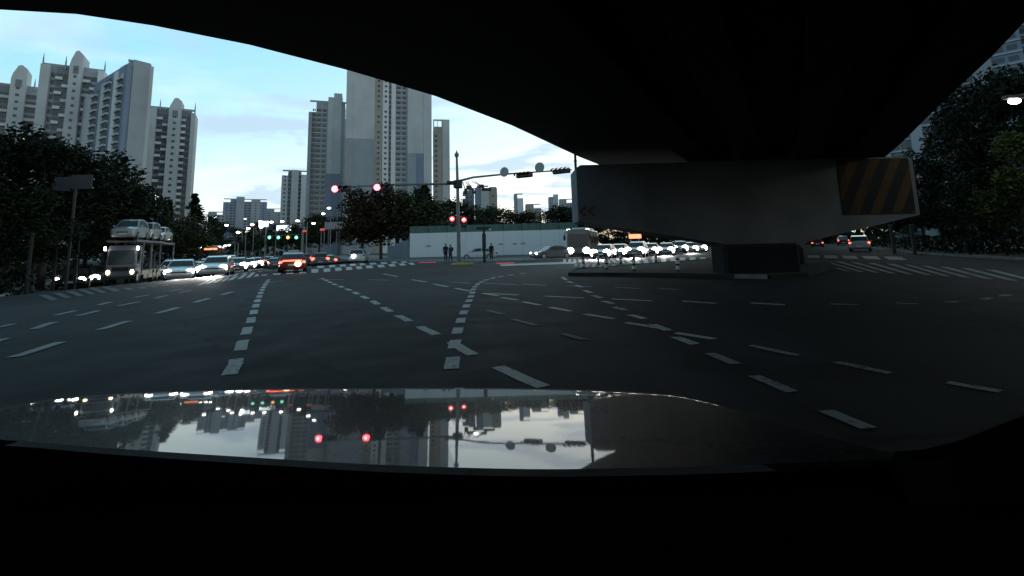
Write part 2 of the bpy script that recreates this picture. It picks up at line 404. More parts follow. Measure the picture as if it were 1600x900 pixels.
# pavements with kerbs (0.13 m steps)
def pavement(poly, h=.13, m='earth'):
    # edge subdivided so that the slab follows the ground
    pts = []
    for i in range(len(poly)):
        a = Vector(poly[i]); b = Vector(poly[(i+1) % len(poly)]); n = max(1, int((b-a).length/4))
        pts += [tuple(a.lerp(b, k/n)) for k in range(n)]
    o = MB().prism(pts, lambda x, y: gz(x, y)-.1, lambda x, y: gz(x, y)+h).build('pavement', M[m])
    tag(o, kind='structure')
    k = MB(); c = sum((Vector(p) for p in pts), Vector((0, 0)))/len(pts)
    for i in range(len(pts)):
        a = Vector(pts[i]); b = Vector(pts[(i+1) % len(pts)])
        d = (b-a).normalized(); nn = Vector((d.y, -d.x))
        if nn.dot(a-c) < 0: nn = -nn
        q = [a-nn*.02, b-nn*.02, b+nn*.16, a+nn*.16]
        za, zb = gz(*a), gz(*b)
        k.add([(q[0].x,q[0].y,za-.1),(q[1].x,q[1].y,zb-.1),(q[2].x,q[2].y,zb-.1),(q[3].x,q[3].y,za-.1),
               (q[0].x,q[0].y,za+h+.012),(q[1].x,q[1].y,zb+h+.012),(q[2].x,q[2].y,zb+h+.012),(q[3].x,q[3].y,za+h+.012)],
              [(3,2,1,0),(4,5,6,7),(0,1,5,4),(1,2,6,5),(2,3,7,6),(3,0,4,7)])
    k.build('kerb', M['kerb'], o)
    return o
pavement([(-15.5, 5), (-18.5, 13), (-24, 22.5), (-32.5, 31.5), (-45, 50), (-130, 230), (-190, 230), (-190, 5)])
pavement([(-12, 56), (-5, 51), (-2, 47.5), (1.5, 47.5), (5, 51), (13, 57), (12, 72), (-13, 72)], m='paving')
pavement([(22, 10), (25.5, 22), (32, 38), (60, 86), (110, 172), (190, 172), (190, 10)])
pavement([(-16, 62), (-12, 64), (-13, 78), (-55, 170), (-66, 165)], m='paving')

# ------------------------------------------------------------------ painted markings (each dash a piece of the road)
NDASH = [0]; LAYER = [.0]
def quad_on(pts, m, parent=road, name='road_dash', z=.006):
    b = MB(); b.add([(p.x, p.y, gz(p.x, p.y)+z+LAYER[0]) for p in pts], [tuple(range(len(pts)))])
    o = b.build(name, M[m], parent); NDASH[0] += 1; return o
def guide(px, w, dash, gap, m='paint', start=0.0, skip=()):
    LAYER[0] += .0005
    P = [G(*p) for p in px]
    # smooth the traced line
    Q = []
    for i in range(len(P)-1):
        p0, p1, p2, p3 = P[max(i-1, 0)], P[i], P[i+1], P[min(i+2, len(P)-1)]
        for k in range(12):
            t = k/12
            Q.append(.5*((2*p1)+(p2-p0)*t+(2*p0-5*p1+4*p2-p3)*t*t+(3*p1-p0-3*p2+p3)*t**3))
    Q.append(P[-1])
    S = [0]
    for i in range(1, len(Q)): S.append(S[-1]+(Q[i]-Q[i-1]).length)
    def at(s):
        for i in range(1, len(S)):
            if s <= S[i]:
                t = (s-S[i-1])/max(1e-6, S[i]-S[i-1]); d = (Q[i]-Q[i-1]).normalized()
                return Q[i-1].lerp(Q[i], t), Vector((d.y, -d.x, 0))
        d = (Q[-1]-Q[-2]).normalized(); return Q[-1], Vector((d.y, -d.x, 0))
    s = start
    while s + dash*.5 < S[-1]:
        e = min(s+dash, S[-1]); pts1 = []; pts2 = []
        for k in range(4):
            c, n = at(s+(e-s)*k/3); jit = random.uniform(-.012, .012)
            pts1.append(c+n*(w/2+jit)); pts2.append(c-n*(w/2-jit))
        quad_on(pts1+pts2[::-1], m)
        s = e+gap
# close turn guides
guide([(359, 586), (368, 568), (382, 529), (391.5, 503), (397.5, 484), (402, 472), (405.5, 463), (409, 455), (413, 447), (420, 437)], .17, .95, .62)
guide([(862, 611), (825, 595), (743, 557), (697, 531), (655, 510), (625, 495), (603, 483), (585, 472), (566, 463), (545, 453), (522, 444), (503, 435)], .17, 1.0, .75, start=.15)
guide([(704, 577), (706, 565), (711, 537), (717, 513), (722, 497), (728, 481), (733, 470), (737, 461), (740, 452), (748, 443), (765, 436), (790, 431), (830, 426)], .18, .62, .55)
def dashes(L_, w, m): 
    LAYER[0] += .0005 #                       # single dashes from end to end, zoomed sheet coordinates of the survey
    for (x0, y0, x1, y1) in L_:
        p, q = G(700+x0/1.778, 390+y0/1.778), G(700+x1/1.778, 390+y1/1.778)
        d = (q-p).normalized(); n = Vector((d.y, -d.x, 0))*w/2; ds = d*random.uniform(-.03, .03)
        mid = p.lerp(q, .5)
        quad_on([p+n, mid+n*random.uniform(.9, 1.1), q+n+ds, q-n, mid-n*random.uniform(.9, 1.1), p-n+ds], m)
dashes([(0,90,62,94),(98,93,190,98),(205,96,275,100),(335,101,400,104),(465,105,535,109),(585,108,645,112)], .16, 'paint_worn_dim')
dashes([(95,122,197,127),(270,130,376,135),(455,138,567,143),(652,144,745,150),(840,149,935,154)], .16, 'paint')
dashes([(1060,152,1140,154),(1245,149,1305,152),(1385,147,1420,145),(1485,139,1510,135),(1535,130,1560,126)], .13, 'paint_worn_dim')  # right-hand ends of the lines: dimmer light put into darker paint
dashes([(-180,68,-140,75),(-100,84,-60,91),(-40,96,0,104),(20,108,62,116),(100,123,140,129),(148,134,194,141),(208,146,256,155),(283,161,341,172),(380,180,460,193),(495,204,600,221),(635,233,742,250)], .15, 'paint')
dashes([(842,268,972,296),(1078,314,1230,346),(1388,371,1535,397)], .12, 'paint_worn_dim')
dashes([(318,77,328,85),(332,89,346,93),(354,99,372,105),(379,114,398,121),(403,128,425,135),(430,144,458,151),(462,161,494,169),(505,182,545,193),(567,209,612,226),(630,244,685,264)], .16, 'paint')
dashes([(728,290,800,320),(848,352,955,397),(1050,450,1170,500)], .14, 'paint_worn_dim')
dashes([(110,170,150,180),(180,195,245,212),(320,235,380,252)], .13, 'paint_faint')
# lanes of the road on the left
guide([(22, 559), (45, 551), (111, 530), (166, 513), (215, 498), (261, 486), (293, 476), (322, 468), (350, 460), (384, 451)], .17, 1.25, 1.35, m='paint_mid')
guide([(-30, 545), (0, 532), (40, 519), (72, 508), (105, 498), (142, 489), (172, 481), (202, 475), (228, 470), (270, 460), (310, 452)], .17, 1.1, 1.2, m='paint_worn_dim')
guide([(-30, 518), (40, 503), (110, 488), (180, 471), (240, 460), (300, 450)], .15, 1.0, 1.5, m='paint_worn_dim')
guide([(410, 443), (450, 439), (520, 437), (600, 438), (640, 440)], .18, 1.5, 1.6, m='paint_worn_dim')
guide([(-40, 496), (20, 483), (80, 471), (150, 460), (215, 450), (280, 441.5)], .34, 30, .1)

def zebra(top, bot, n, duty=.5, m='paint', rows=1, stag=False, shear=0.0):
    LAYER[0] += .0005
    T = [G(*p) for p in top]; B = [G(*p) for p in bot]
    def at(P, t):
        t = max(0, min(1, t))*(len(P)-1); i = min(int(t), len(P)-2); return P[i].lerp(P[i+1], t-i)
    for r in range(rows):
        a0, a1 = r/rows + (.06 if rows > 1 else 0), (r+1)/rows - (.06 if rows > 1 else 0)
        for k in range(n):
            t0 = (k + (.5 if stag and r % 2 else 0))/n; t1 = t0 + duty/n
            q = [at(T, t0).lerp(at(B, t0+shear), a0), at(T, t1).lerp(at(B, t1+shear), a0), at(T, t1).lerp(at(B, t1+shear), a1), at(T, t0).lerp(at(B, t0+shear), a1)]
            quad_on(q, m, name='crossing_stripe')
zebra([(330, 436), (372, 428), (420, 421.5), (500, 415.5), (570, 411), (640, 407.5)], [(296, 449), (352, 440), (410, 433), (500, 427), (575, 420.5), (650, 414)], 22, .56, rows=2, stag=True)
zebra([(60, 462), (150, 450), (240, 440), (330, 430)], [(80, 470), (170, 457), (262, 447), (345, 437)], 14, .5, m='paint_faint')
zebra([(880, 405), (960, 404), (1110, 402)], [(880, 410), (970, 411), (1110, 413)], 20, .55)
zebra([(900, 412), (980, 414), (1100, 416)], [(890, 417), (970, 420), (1090, 424)], 16, .5, m='paint_worn_dim', rows=2, stag=True)
zebra([(1262, 407), (1400, 413), (1580, 424)], [(1320, 424), (1460, 431), (1660, 444)], 11, .42, m='paint_worn_dim')
zebra([(1262, 399), (1330, 400), (1420, 402)], [(1262, 403), (1335, 404.5), (1430, 407)], 5, .7, m='paint_worn_dim')
quad_on([G(780, 413.5), G(900, 409), G(900, 412), G(784, 416)], 'paint', name='stop_line')

# the traffic island round the pier and its kerb
isl = [(893, 431), (960, 431), (1060, 432), (1150, 434.5), (1200, 435.5), (1256, 432), (1300, 420), (1285, 409), (1200, 405), (1100, 408), (1000, 416), (900, 424)]
ip = [tuple(G(*p).xy) for p in isl]
o = MB().prism(ip, -.1, .12).build('traffic_island', M['earth']); tag(o, kind='structure')
for i in range(len(ip)):
    a, b2 = Vector(ip[i]), Vector(ip[(i+1) % len(ip)]); d = (b2-a).normalized(); n = Vector((d.y, -d.x))
    if n.dot(a - sum((Vector(p) for p in ip), Vector((0, 0)))/len(ip)) < 0: n = -n
    MB().prism([tuple(a-n*.02), tuple(b2-n*.02), tuple(b2+n*.15), tuple(a+n*.15)], -.1, .15).build('kerb', M['paving'] if i == 3 else M['earth'], o)

# ================================================================== VIADUCT
ov = thing('overpass', 'dark concrete overpass deck crossing overhead on a wide hammerhead pier', 'overpass', (0, 0, 0))
ZT = 6.4
left = [(-140, 5), (0, 15), (120, 22), (240, 40), (390, 70), (545, 110), (680, 150), (800, 196), (905, 245)]
right = [(1660, -30), (1600, 35), (1550, 88), (1500, 134), (1450, 182), (1410, 222)]
LP = [G(px, py, ZT, False) for px, py in left]; RP = [G(px, py, ZT, False) for px, py in right]
dL = (LP[-1]-LP[-3]).normalized(); dR = (RP[-1]-RP[-3]).normalized(); dM = (dL+dR).normalized(); dM.z = 0
LP += [LP[-1]+dM*30, LP[-1]+dM*160]; RP += [RP[-1]+dM*30, RP[-1]+dM*160]
LP = [LP[0]+Vector((-26, -3.5, 0)), LP[0]+Vector((-10, -1.2, 0))] + LP
RP = [Vector((-4, -34, ZT)), Vector((3, -14, ZT))] + RP
poly = [(p.x, p.y) for p in LP] + [(p.x, p.y) for p in RP[::-1]]
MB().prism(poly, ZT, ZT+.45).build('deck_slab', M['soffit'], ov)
def rail(P, side):
    b = MB()
    for i in range(len(P)-1):
        a, c = P[i], P[i+1]; d = (c-a).normalized(); n = Vector((d.y, -d.x, 0))*side
        q = [a+n*.05, c+n*.05, c-n*.25, a-n*.25]
        b.prism([(v.x, v.y) for v in q], ZT+.12, ZT+1.5)
    b.build('parapet', M['soffit'], ov)
rail(LP, -1); rail(RP, 1)
# girders under the deck, following its axis, running over the pier
def girder(s, w=1.1, z0=5.78):
    A = []
    for t in (-30, -12, 0, 14, 30, 70, 150):
        A.append(Vector((2.0, 9.0, 0)) + dM*t + Vector((dM.y, -dM.x, 0))*s)
    b = MB()
    n = Vector((dM.y, -dM.x, 0))
    a, c = A[1], A[-1]
    for (h0, h1, ww) in ((z0, z0+.25, w), (z0+.25, ZT-.002, w*.45)):
        b.prism([((a+n*ww/2).x, (a+n*ww/2).y), ((c+n*ww/2).x, (c+n*ww/2).y), ((c-n*ww/2).x, (c-n*ww/2).y), ((a-n*ww/2).x, (a-n*ww/2).y)], h0, h1)
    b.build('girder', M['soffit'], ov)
for s in (-1.2, 1.4, 4.0, 6.6): girder(s)
# hammerhead pier
YP = 26.0; dep0 = 2.6
c0, c1 = at_depth(900, 258, YP), at_depth(1424, 241, YP)
xl, xr = c0.x, c1.x
zt = 5.76
zbl = at_depth(902, 346, YP).z; zbr = at_depth(1424, 336, YP).z
xc0, xc1 = at_depth(1110, 395, YP+dep0+.25).x, at_depth(1256, 395, YP).x
zj = at_depth(1112, 382, YP).z
b = MB()
prof = [(xl, zbl), (xl, zt-.15), (xl+.25, zt), (xr-.25, zt), (xr, zt-.15), (xr, zbr), (xc1+.4, zj+.05), (xc1-.2, zj-.25), (xc0+.2, zj-.25), (xc0-.3, zj)]
n = len(prof); dep = 2.6
b.add([(x, YP, z) for x, z in prof] + [(x, YP+dep, z) for x, z in prof],
      [tuple(range(n-1, -1, -1)), tuple(range(n, 2*n))] + [(i, (i+1) % n, n+(i+1) % n, n+i) for i in range(n)])
bmm = b.build('pier_cap', M['pier'], ov)
bm = bmesh.new(); bm.from_mesh(bmm.data); bmesh.ops.recalc_face_normals(bm, faces=bm.faces); bm.to_mesh(bmm.data); bm.free()
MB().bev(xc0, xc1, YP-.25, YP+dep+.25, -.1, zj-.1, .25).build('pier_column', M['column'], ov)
pq0, pq1 = at_depth(1112, 420, 21.0).x, at_depth(1254, 420, 19.6).x
MB().bev(pq0, pq1, 19.6, 21.0, -.1, at_depth(1180, 381, 19.6).z, .12).build('pier_base', M['column'], ov)
for s in (-1.2, 1.4, 4.0, 6.6):       # bearings
    t = (YP+1.3-9.0 + dM.x*s)/dM.y; px = 2.0+dM.x*t+dM.y*s
    if xl < px < xr: MB().box(px-.35, px+.35, YP+.9, YP+1.7, zt-.02, 5.79).build('bearing', M['dark_metal'], ov)
# hazard board on the right end of the pier cap: slanted ochre and black bands
h0, h1 = at_depth(1306, 250, YP).x, at_depth(1418, 250, YP).x
hz0, hz1 = at_depth(1350, 335, YP).z, at_depth(1350, 249, YP).z
hb_ = thing('hazard_board', 'dark ochre and black slanted hazard stripes on the pier end', 'hazard board', (h0, YP-.06, hz0))
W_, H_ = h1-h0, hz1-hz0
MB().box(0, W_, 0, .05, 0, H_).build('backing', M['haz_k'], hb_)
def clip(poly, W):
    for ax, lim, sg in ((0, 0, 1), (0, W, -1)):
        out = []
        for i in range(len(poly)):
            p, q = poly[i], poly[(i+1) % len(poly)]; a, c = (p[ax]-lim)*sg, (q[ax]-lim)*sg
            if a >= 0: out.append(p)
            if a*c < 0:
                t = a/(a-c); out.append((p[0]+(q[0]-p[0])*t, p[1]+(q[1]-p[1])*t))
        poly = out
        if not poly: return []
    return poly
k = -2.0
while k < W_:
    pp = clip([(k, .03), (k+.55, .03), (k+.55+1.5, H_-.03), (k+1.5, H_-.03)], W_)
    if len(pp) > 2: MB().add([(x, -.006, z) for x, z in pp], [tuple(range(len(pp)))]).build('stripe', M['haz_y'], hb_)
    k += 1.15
# two dark red chevrons at the left end
cv = thing('chevron_sign', 'dark red double chevron arrow marking low on the pier left end', 'chevron sign', at_depth(902, 341, YP)+Vector((.02, -.03, 0)))
sc = YP/FPX
def chev(x):
    u = [(x, 7), (x+9, 15), (x+12, 15), (x+12, 12.5), (x+5, 7), (x+12, 1.5), (x+12, 0), (x+9, 0)]
    n = len(u); vs = [(a*sc, 0, (c+3)*sc) for a, c in u]+[(a*sc, .03, (c+3)*sc) for a, c in u]
    MB().add(vs, [tuple(range(n)), tuple(range(2*n-1, n-1, -1))]+[(i, n+i, n+(i+1) % n, (i+1) % n) for i in range(n)]).build('chevron', M['chev'], cv)
chev(1.5); chev(15)
pipe = thing('drain_pipe', 'thin dark drain pipe at the corner where deck meets pier', 'pipe', (xl+.03, YP+.4, zt-.3))
MB().tube([(0, 0, 0), (0, 0, 1.15)], .07, 8).build('tube', M['dark_metal'], pipe)
MB().cyl((0, 0, .6), (0, 0, 1), .1, .06, 10).build('clamp', M['dark_metal'], pipe)

# ================================================================== OUR CAR (bonnet and dashboard)
oc = thing('car', 'glossy black car bonnet mirroring the sky above the dark dashboard', 'car', (0, 0, 0))
YN, ZN = .70, CAMZ - .700*.452
def hz_(x, y):
    v = y - YN
    return ZN - math.tan(R(5.2))*v - .026*v*v - .012*max(0, abs(x+.12)-.35)**2
def onhood(px, py):
    d = ray(px, py); y = .9
    for _ in range(40):
        t = y/d.y; p = EYE+d*t
        # slide along the ray until it meets the surface
        lo, hi = .2, 6.0
        for _ in range(50):
            m_ = (lo+hi)/2; p = EYE+d*(m_/d.y)
            if p.z > hz_(p.x, p.y): lo = m_
            else: hi = m_
        return p
far = [(-60, 646), (0, 639), (60, 627), (130, 618.5), (240, 612.5), (400, 608), (550, 606.5), (700, 606), (850, 607.5), (1000, 613), (1090, 624), (1250, 668), (1400, 708), (1475, 713)]
near = [(-60, 682), (0, 687), (60, 691), (130, 697), (240, 705), (400, 715), (550, 724), (700, 730), (850, 733), (1000, 731), (1090, 729), (1250, 723), (1400, 717), (1475, 714)]
def cr(P, n):
    out = []
    for i in range(len(P)-1):
        p0, p1, p2, p3 = [Vector(P[max(0, min(len(P)-1, j))]) for j in (i-1, i, i+1, i+2)]
        for k in range(n):
            t = k/n; out.append(.5*((2*p1)+(p2-p0)*t+(2*p0-5*p1+4*p2-p3)*t*t+(3*p1-p0-3*p2+p3)*t**3))
    return out+[Vector(P[-1])]
Fp = [onhood(*p) for p in cr(far, 6)]; Np = [onhood(*p) for p in cr(near, 6)]
b = MB(); K = 24; vs = []
for a, c in zip(Np, Fp):
    for k in range(K+1):
        p = a.lerp(c, k/K); vs.append((p.x, p.y, hz_(p.x, p.y)))
    d = (c-a).normalized()
    for k in (1, 2, 3):                       # rolled leading edge
        t = k/3; q = c + Vector((d.x, d.y, 0)).normalized()*(.05*math.sin(t*PI/2)); vs.append((q.x, q.y, hz_(c.x, c.y) - .012*t - .10*t*t))
nk = K+4
b.add(vs, [(i*nk+k, (i+1)*nk+k, (i+1)*nk+k+1, i*nk+k+1) for i in range(len(Fp)-1) for k in range(nk-1)])
b.build('bonnet', M['hood'], oc, smooth=True)
b = MB(); vs = []                           # black cowl between the bonnet and the dashboard
for p in Np:
    h = hz_(p.x, p.y); q = Vector((p.x, p.y, h)); u = Vector((p.x*.92, p.y-.20, h-.10)); w_ = Vector((p.x*.9, p.y-.34, h-.22))
    for c in (q+Vector((0, .004, -.012)), q+Vector((0, -.03, -.022)), u, w_): vs.append(tuple(c))
b.add(vs, [(i*4+k, (i+1)*4+k, (i+1)*4+k+1, i*4+k+1) for i in range(len(Np)-1) for k in range(3)])
b.build('cowl', M['dash'], oc, smooth=True)
# dashboard: a broad dark pad with a raised hump, rising towards the lens
b = MB(); vs = []; nx, ny = 60, 20
def dz(x, y):
    z = 1.075 - .05*sm((.66-y)/.3)
    z += .035*math.exp(-((x+.55)/.26)**2-((y-.36)/.11)**2)       # instrument hump
    z += .012*math.exp(-((y-.47-.12*(x+.6))/.02)**2)*(1 if x < .2 else 0)
    return z - .09*max(0, abs(x)-.75)
for j in range(ny+1):
    for i in range(nx+1):
        x = -1.15+2.3*i/nx; y = .26+.42*j/ny; vs.append((x, y, dz(x, y)))
b.add(vs, [(j*(nx+1)+i, j*(nx+1)+i+1, (j+1)*(nx+1)+i+1, (j+1)*(nx+1)+i) for j in range(ny) for i in range(nx)])
b.build('dashboard', M['dash'], oc, smooth=True)
# black base of the windscreen pillar at the right end of the cowl
pl = [at_depth(px, py, .64) for px, py in ((1430, 720), (1478, 716), (1530, 702), (1570, 686), (1620, 664), (1720, 622), (1720, 830), (1418, 830))]
b = MB(); n = len(pl)
b.add([tuple(p) for p in pl]+[(p.x*1.1, p.y+.10, p.z-.03) for p in pl], [tuple(range(n-1, -1, -1)), tuple(range(n, 2*n))]+[(i, (i+1) % n, n+(i+1) % n, n+i) for i in range(n)])
b.build('pillar_base', M['dash'], oc)
# ================================================================== TOWERS
FL = 2.9
CACHE = {}
def win_mesh(w, h, lit=False):
    k = ('w', round(w, 2), h, lit)
    if k not in CACHE:
        b = MB()
        b.box(0, w, 0, .08, 0, h, M['tower_dark'])
        nn = max(2, int(w/1.5)); s = w/nn
        for i in range(nn): b.box(i*s+.07, (i+1)*s-.07, -.03, 0, .08, h-.08, M['lit_glass'] if lit and i == 0 else M['glass'])
        CACHE[k] = b.mesh('window')
    return CACHE[k]
def balc_mesh(w, m, rail=1.05):
    k = ('b', round(w, 2), m, rail)
    if k not in CACHE:
        b = MB(); b.box(0, w, -.85, 0, -.2, 0, M['tower_grey']); b.box(.05, w-.05, -.85, -.75, 0, rail, M[m])
        CACHE[k] = b.mesh('balcony')
    return CACHE[k]
def tower(name, label, base, yaw, bays, depth, H, fine=True, group='apartment towers', side='tower_light', spikes=False, cat='apartment tower', back_h=None):
    """bays: (width, kind, material, extra height, forward offset)"""
    W = sum(b[0] for b in bays)
    t = thing(name, label, cat, base, yaw, group)
    x = -W/2; rnd = random.Random(len(label)*7+int(H))
    wins = MB(); nf = int((H-1.5)/FL)
    for (w, kind, m, eh, off) in bays:
        top = H+eh
        if kind in ('wall', 'wallwin', 'two'):
            if kind == 'two':
                hs = H*.52
                MB().box(x, x+w, -off, depth, hs, top, M['tower_light'] if m != 'tower_white' else M['tower_white']).build('wall', None, t)
                MB().box(x, x+w, -off-.05, depth, -6, hs, M[m]).build('wall', None, t)
            else:
                MB().box(x, x+w, -off, depth, -6, top, M[m]).build('wall', None, t)
            if kind == 'wallwin':
                for f in range(1, nf):
                    if rnd.random() < .12: continue
                    ww = min(1.3, w*.4)
                    if fine: link('window', win_mesh(ww, 1.2), t, (x+w*.5-ww/2, -off-.06, f*FL+.9))
                    else: wins.box(x+w*.5-ww/2, x+w*.5+ww/2, -off-.05, -off+.1, f*FL+.9, f*FL+2.1, M['glass'])
        elif kind == 'core':
            b = MB(); p = [(x, -6), (x+w, -6), (x+w, top-1.6), (x+w*.62, top), (x+w*.38, top-.4), (x+w*.08, top-4), (x, top-6)]
            n = len(p); d2 = depth*.6
            b.add([(a, -off, c) for a, c in p]+[(a, d2, c) for a, c in p], [tuple(range(n)), tuple(range(2*n-1, n-1, -1))]+[(i, n+i, n+(i+1) % n, (i+1) % n) for i in range(n)], M[m])
            b.build('stair_core', None, t)
            for f in range(1, int(top/FL)-2):
                if fine: link('window', win_mesh(w*.24, 1.1), t, (x+w*.38, -off-.06, f*FL+.8))
                else: wins.box(x+w*.38, x+w*.62, -off-.05, -off+.1, f*FL+.8, f*FL+1.9, M['glass'])
            MB().box(x+w*.3, x+w*.72, -off-.08, -off-.01, top-9.5, top-6.3, M['tower_dark']).build('number_panel', None, t)
        elif kind == 'win':
            MB().box(x, x+w, .9, depth, -6, top, M[m]).build('wall', None, t)
            for f in range(1, nf):
                z = f*FL
                bw = w*.52; bx = x + (w-bw if (f % 2 and fine) else 0) if w > 4 else x
                bm_ = 'tower_white' if rnd.random() < .55 else 'tower_light'
                lit = rnd.random() < .015
                if fine:
                    link('window', win_mesh(w-.3, 1.75, lit), t, (x+.15, .78, z+.75))
                    if w > 2.5: link('balcony', balc_mesh(bw, bm_), t, (bx, .9, z))
                else:
                    wins.box(x+.2, x+w*.42, .8, .92, z+.8, z+2.1, M['lit_glass'] if lit else M['glass']); wins.box(x+w*.55, x+w*.86, .8, .92, z+.8, z+2.1, M['glass'])
                    wins.box(x, x+w, .45, .9, z-.1, z+.2, M['tower_light'])
        elif kind == 'frame':      # open roof frame
            b = MB(); b.box(x, x+.5, 0, .6, H, top, M[m]); b.box(x+w-.5, x+w, 0, .6, H, top, M[m]); b.box(x, x+w, -.02, .62, top-.7, top, M[m])
            b.box(x+w*.45, x+w*.5, .05, .55, H, top-.7, M[m]); b.build('roof_frame', None, t)
            MB().box(x, x+w, 0, depth, -6, H, M[m]).build('wall', None, t)
            for f in range(1, nf):
                wins.box(x+.8, x+w*.45, -.06, .05, f*FL+.8, f*FL+2.1, M['glass']); 
        x += w
    if wins.v: tag(wins.build('window', None, t), kind='stuff')
    # roof parapet, lift house, lightning rods
    MB().box(-W/2+.4, W/2-.4, .95, 1.25, H, H+1.0).build('roof_parapet', M['tower_grey'], t)
    if spikes:
        for sx in (-W/2+.3, -W*.14, W*.14, W/2-.3):
            MB().tube([(sx, .5, H-1), (sx, .5, H+2.2), (sx, .5, H+4.6)], [.30, .24, .05], 6, M['tower_grey']).build('roof_spike', None, t)
    return t
def place(px, py, D):          # base point under the sight line through (px, py) at distance D
    d = ray(px, py); p = EYE+d*(D/d.y); return (p.x, p.y, 0.0)
def hgt(px, py, D): d = ray(px, py); return CAMZ + d.z*D/d.y
def facing(p, extra=0.0):      # yaw so that the facade looks at the crossroads, turned by extra degrees
    return math.atan2(p[1], p[0]) - PI/2 + R(extra)
def span(x0, x1, py, D): return Vector(place(x1, py, D)).__sub__(Vector(place(x0, py, D))).length

# left group, 25 storeys
D = 190; p = place(31, 190, D)
tower('apartment_tower', 'grey apartment tower on the far left, cut by the picture edge, with pointed stair core', p, facing(p, -10),
      [(7, 'win', 'tower_dark', 0, 0), (4.6, 'core', 'tower_light', 9, 1.2), (8, 'win', 'tower_grey', 0, 0), (2, 'wall', 'tower_white', 0, .6)], 12, hgt(52, 136, D), spikes=True)
D = 178; p = place(108, 180, D)
tower('apartment_tower', 'broad grey apartment tower with tallest pointed stair core among the left towers', p, facing(p, -14),
      [(2.8, 'wall', 'tower_light', 0, .8), (1.4, 'win', 'tower_grey', 0, 0), (4.2, 'win', 'tower_dark', 0, 0), (3.8, 'core', 'tower_light', 6.8, 1.4), (4.6, 'win', 'tower_grey', 0, 0), (2.0, 'wall', 'tower_white', 0, .8)], 12, hgt(120, 106, D), spikes=True)
D = 165; p = place(213, 190, D)
t3 = tower('apartment_tower', 'slab apartment tower showing its blank grey gable and blue window bays', p, facing(p, 17),
      [(1.5, 'wall', 'tower_blue', -1.2, .2), (5.0, 'wall', 'tower_grey', .8, .6), (1.2, 'wall', 'tower_light', 0, .2)], 40, hgt(215, 100, D))
# its long side: bays stepping back to the left
H3 = hgt(215, 100, D); rnd = random.Random(3)
for k, (y0, y1, m) in enumerate(((2, 7, 'tower_blue'), (7, 11, 'tower_white'), (11, 17, 'tower_blue'), (17, 21, 'tower_light'), (21, 27, 'tower_blue'), (27, 38, 'tower_light'))):
    xo = -3.1-.45*k
    h = H3-1.0-1.2*k
    MB().box(xo-.9, -2.0, y0, y1-.02, -6, h, M[m]).build('wall', None, t3)
    if m == 'tower_blue':
        for f in range(1, int(h/FL)):
            wm = CACHE.setdefault(('side', y1-y0), None) or MB().box(-.06, 0, .3, y1-y0-.3, 0, 1.6, M['glass']).box(-.9, 0, .1, y1-y0-.1, -.75, -.05, M['tower_light']).mesh('window')
            CACHE[('side', y1-y0)] = wm
            link('window', wm, t3, (xo-.9, y0, f*FL+.9))
D = 215; p = place(257, 240, D)
tower('apartment_tower', 'narrow grey apartment tower right of the blank gable, round topped stair core', p, facing(p, -8),
      [(2.2, 'wallwin', 'tower_grey', -9, .1), (4.6, 'wall', 'tower_light', 0, .8), (4.6, 'win', 'tower_dark', 0, 0), (4.8, 'core', 'tower_light', 5.5, 1.2), (3.8, 'win', 'tower_dark', 0, 0), (1.6, 'wall', 'tower_light', -1, .4)], 12, hgt(267, 170, D), spikes=True)
# central group
D = 260
p = place(512, 240, D)
tower('apartment_tower', 'glassy blue grey tower with slanting roof frame at left of the central cluster', p, facing(p, -4),
      [(1.8, 'wall', 'tower_grey', -6, 0), (2.0, 'win', 'tower_dark', -6, 0), (6.2, 'win', 'tower_grey', 0, 0), (3.0, 'two', 'tower_blue', 3, .4), (4.2, 'two', 'tower_blue', 5.5, .2), (1.6, 'frame', 'tower_grey', -2.5, 0), (2.0, 'wallwin', 'tower_light', -9, 0)], 14, hgt(512, 160, D), fine=False)
p = place(576, 210, D-6)
tower('apartment_tower', 'tallest central tower with wide blank grey gable and tan window strip', p, facing(p, -2),
      [(3.4, 'two', 'tower_rose', 0, .5), (8.4, 'two', 'tower_grey', 0, .2), (3.0, 'two', 'tower_grey', 0, .24), (4.3, 'wallwin', 'tower_tan', 0, .1), (3.2, 'wallwin', 'tower_white', -2, .3), (1.4, 'win', 'tower_dark', -2, 0)], 16, 118, fine=False)
p = place(643, 230, D)
tower('apartment_tower', 'pale central tower with dark stepped paint block beside the tallest tower', p, facing(p, 3),
      [(2.4, 'wall', 'tower_white', 0, .4), (6.4, 'win', 'tower_grey', 0, 0), (4.6, 'two', 'tower_grey', 0, .3), (4.2, 'two', 'tower_blue', 0, .2), (4.4, 'two', 'tower_light', 0, .5)], 14, 104, fine=False)
p = place(690, 260, D+8)
tower('apartment_tower', 'slim tan tower with open square roof frame right of the central cluster', p, facing(p, 2),
      [(5.2, 'frame', 'tower_tan', 5.0, 0), (4.0, 'two', 'tower_light', 4.95, .3)], 12, hgt(690, 200, D+8), fine=False)
D = 330; p = place(463, 300, D)
tower('apartment_block', 'lower pale apartment block left of the glassy blue grey tower', p, facing(p, 2),
      [(4, 'wallwin', 'tower_light', -3, 0), (2, 'win', 'tower_dark', 0, 0), (4.5, 'wall', 'tower_light', 1, .4), (1.8, 'win', 'tower_dark', 0, 0), (4.5, 'wall', 'tower_white', -2, .3), (2, 'wallwin', 'tower_grey', -4, 0)], 14, hgt(463, 268, D), fine=False, group=None, cat='apartment block')
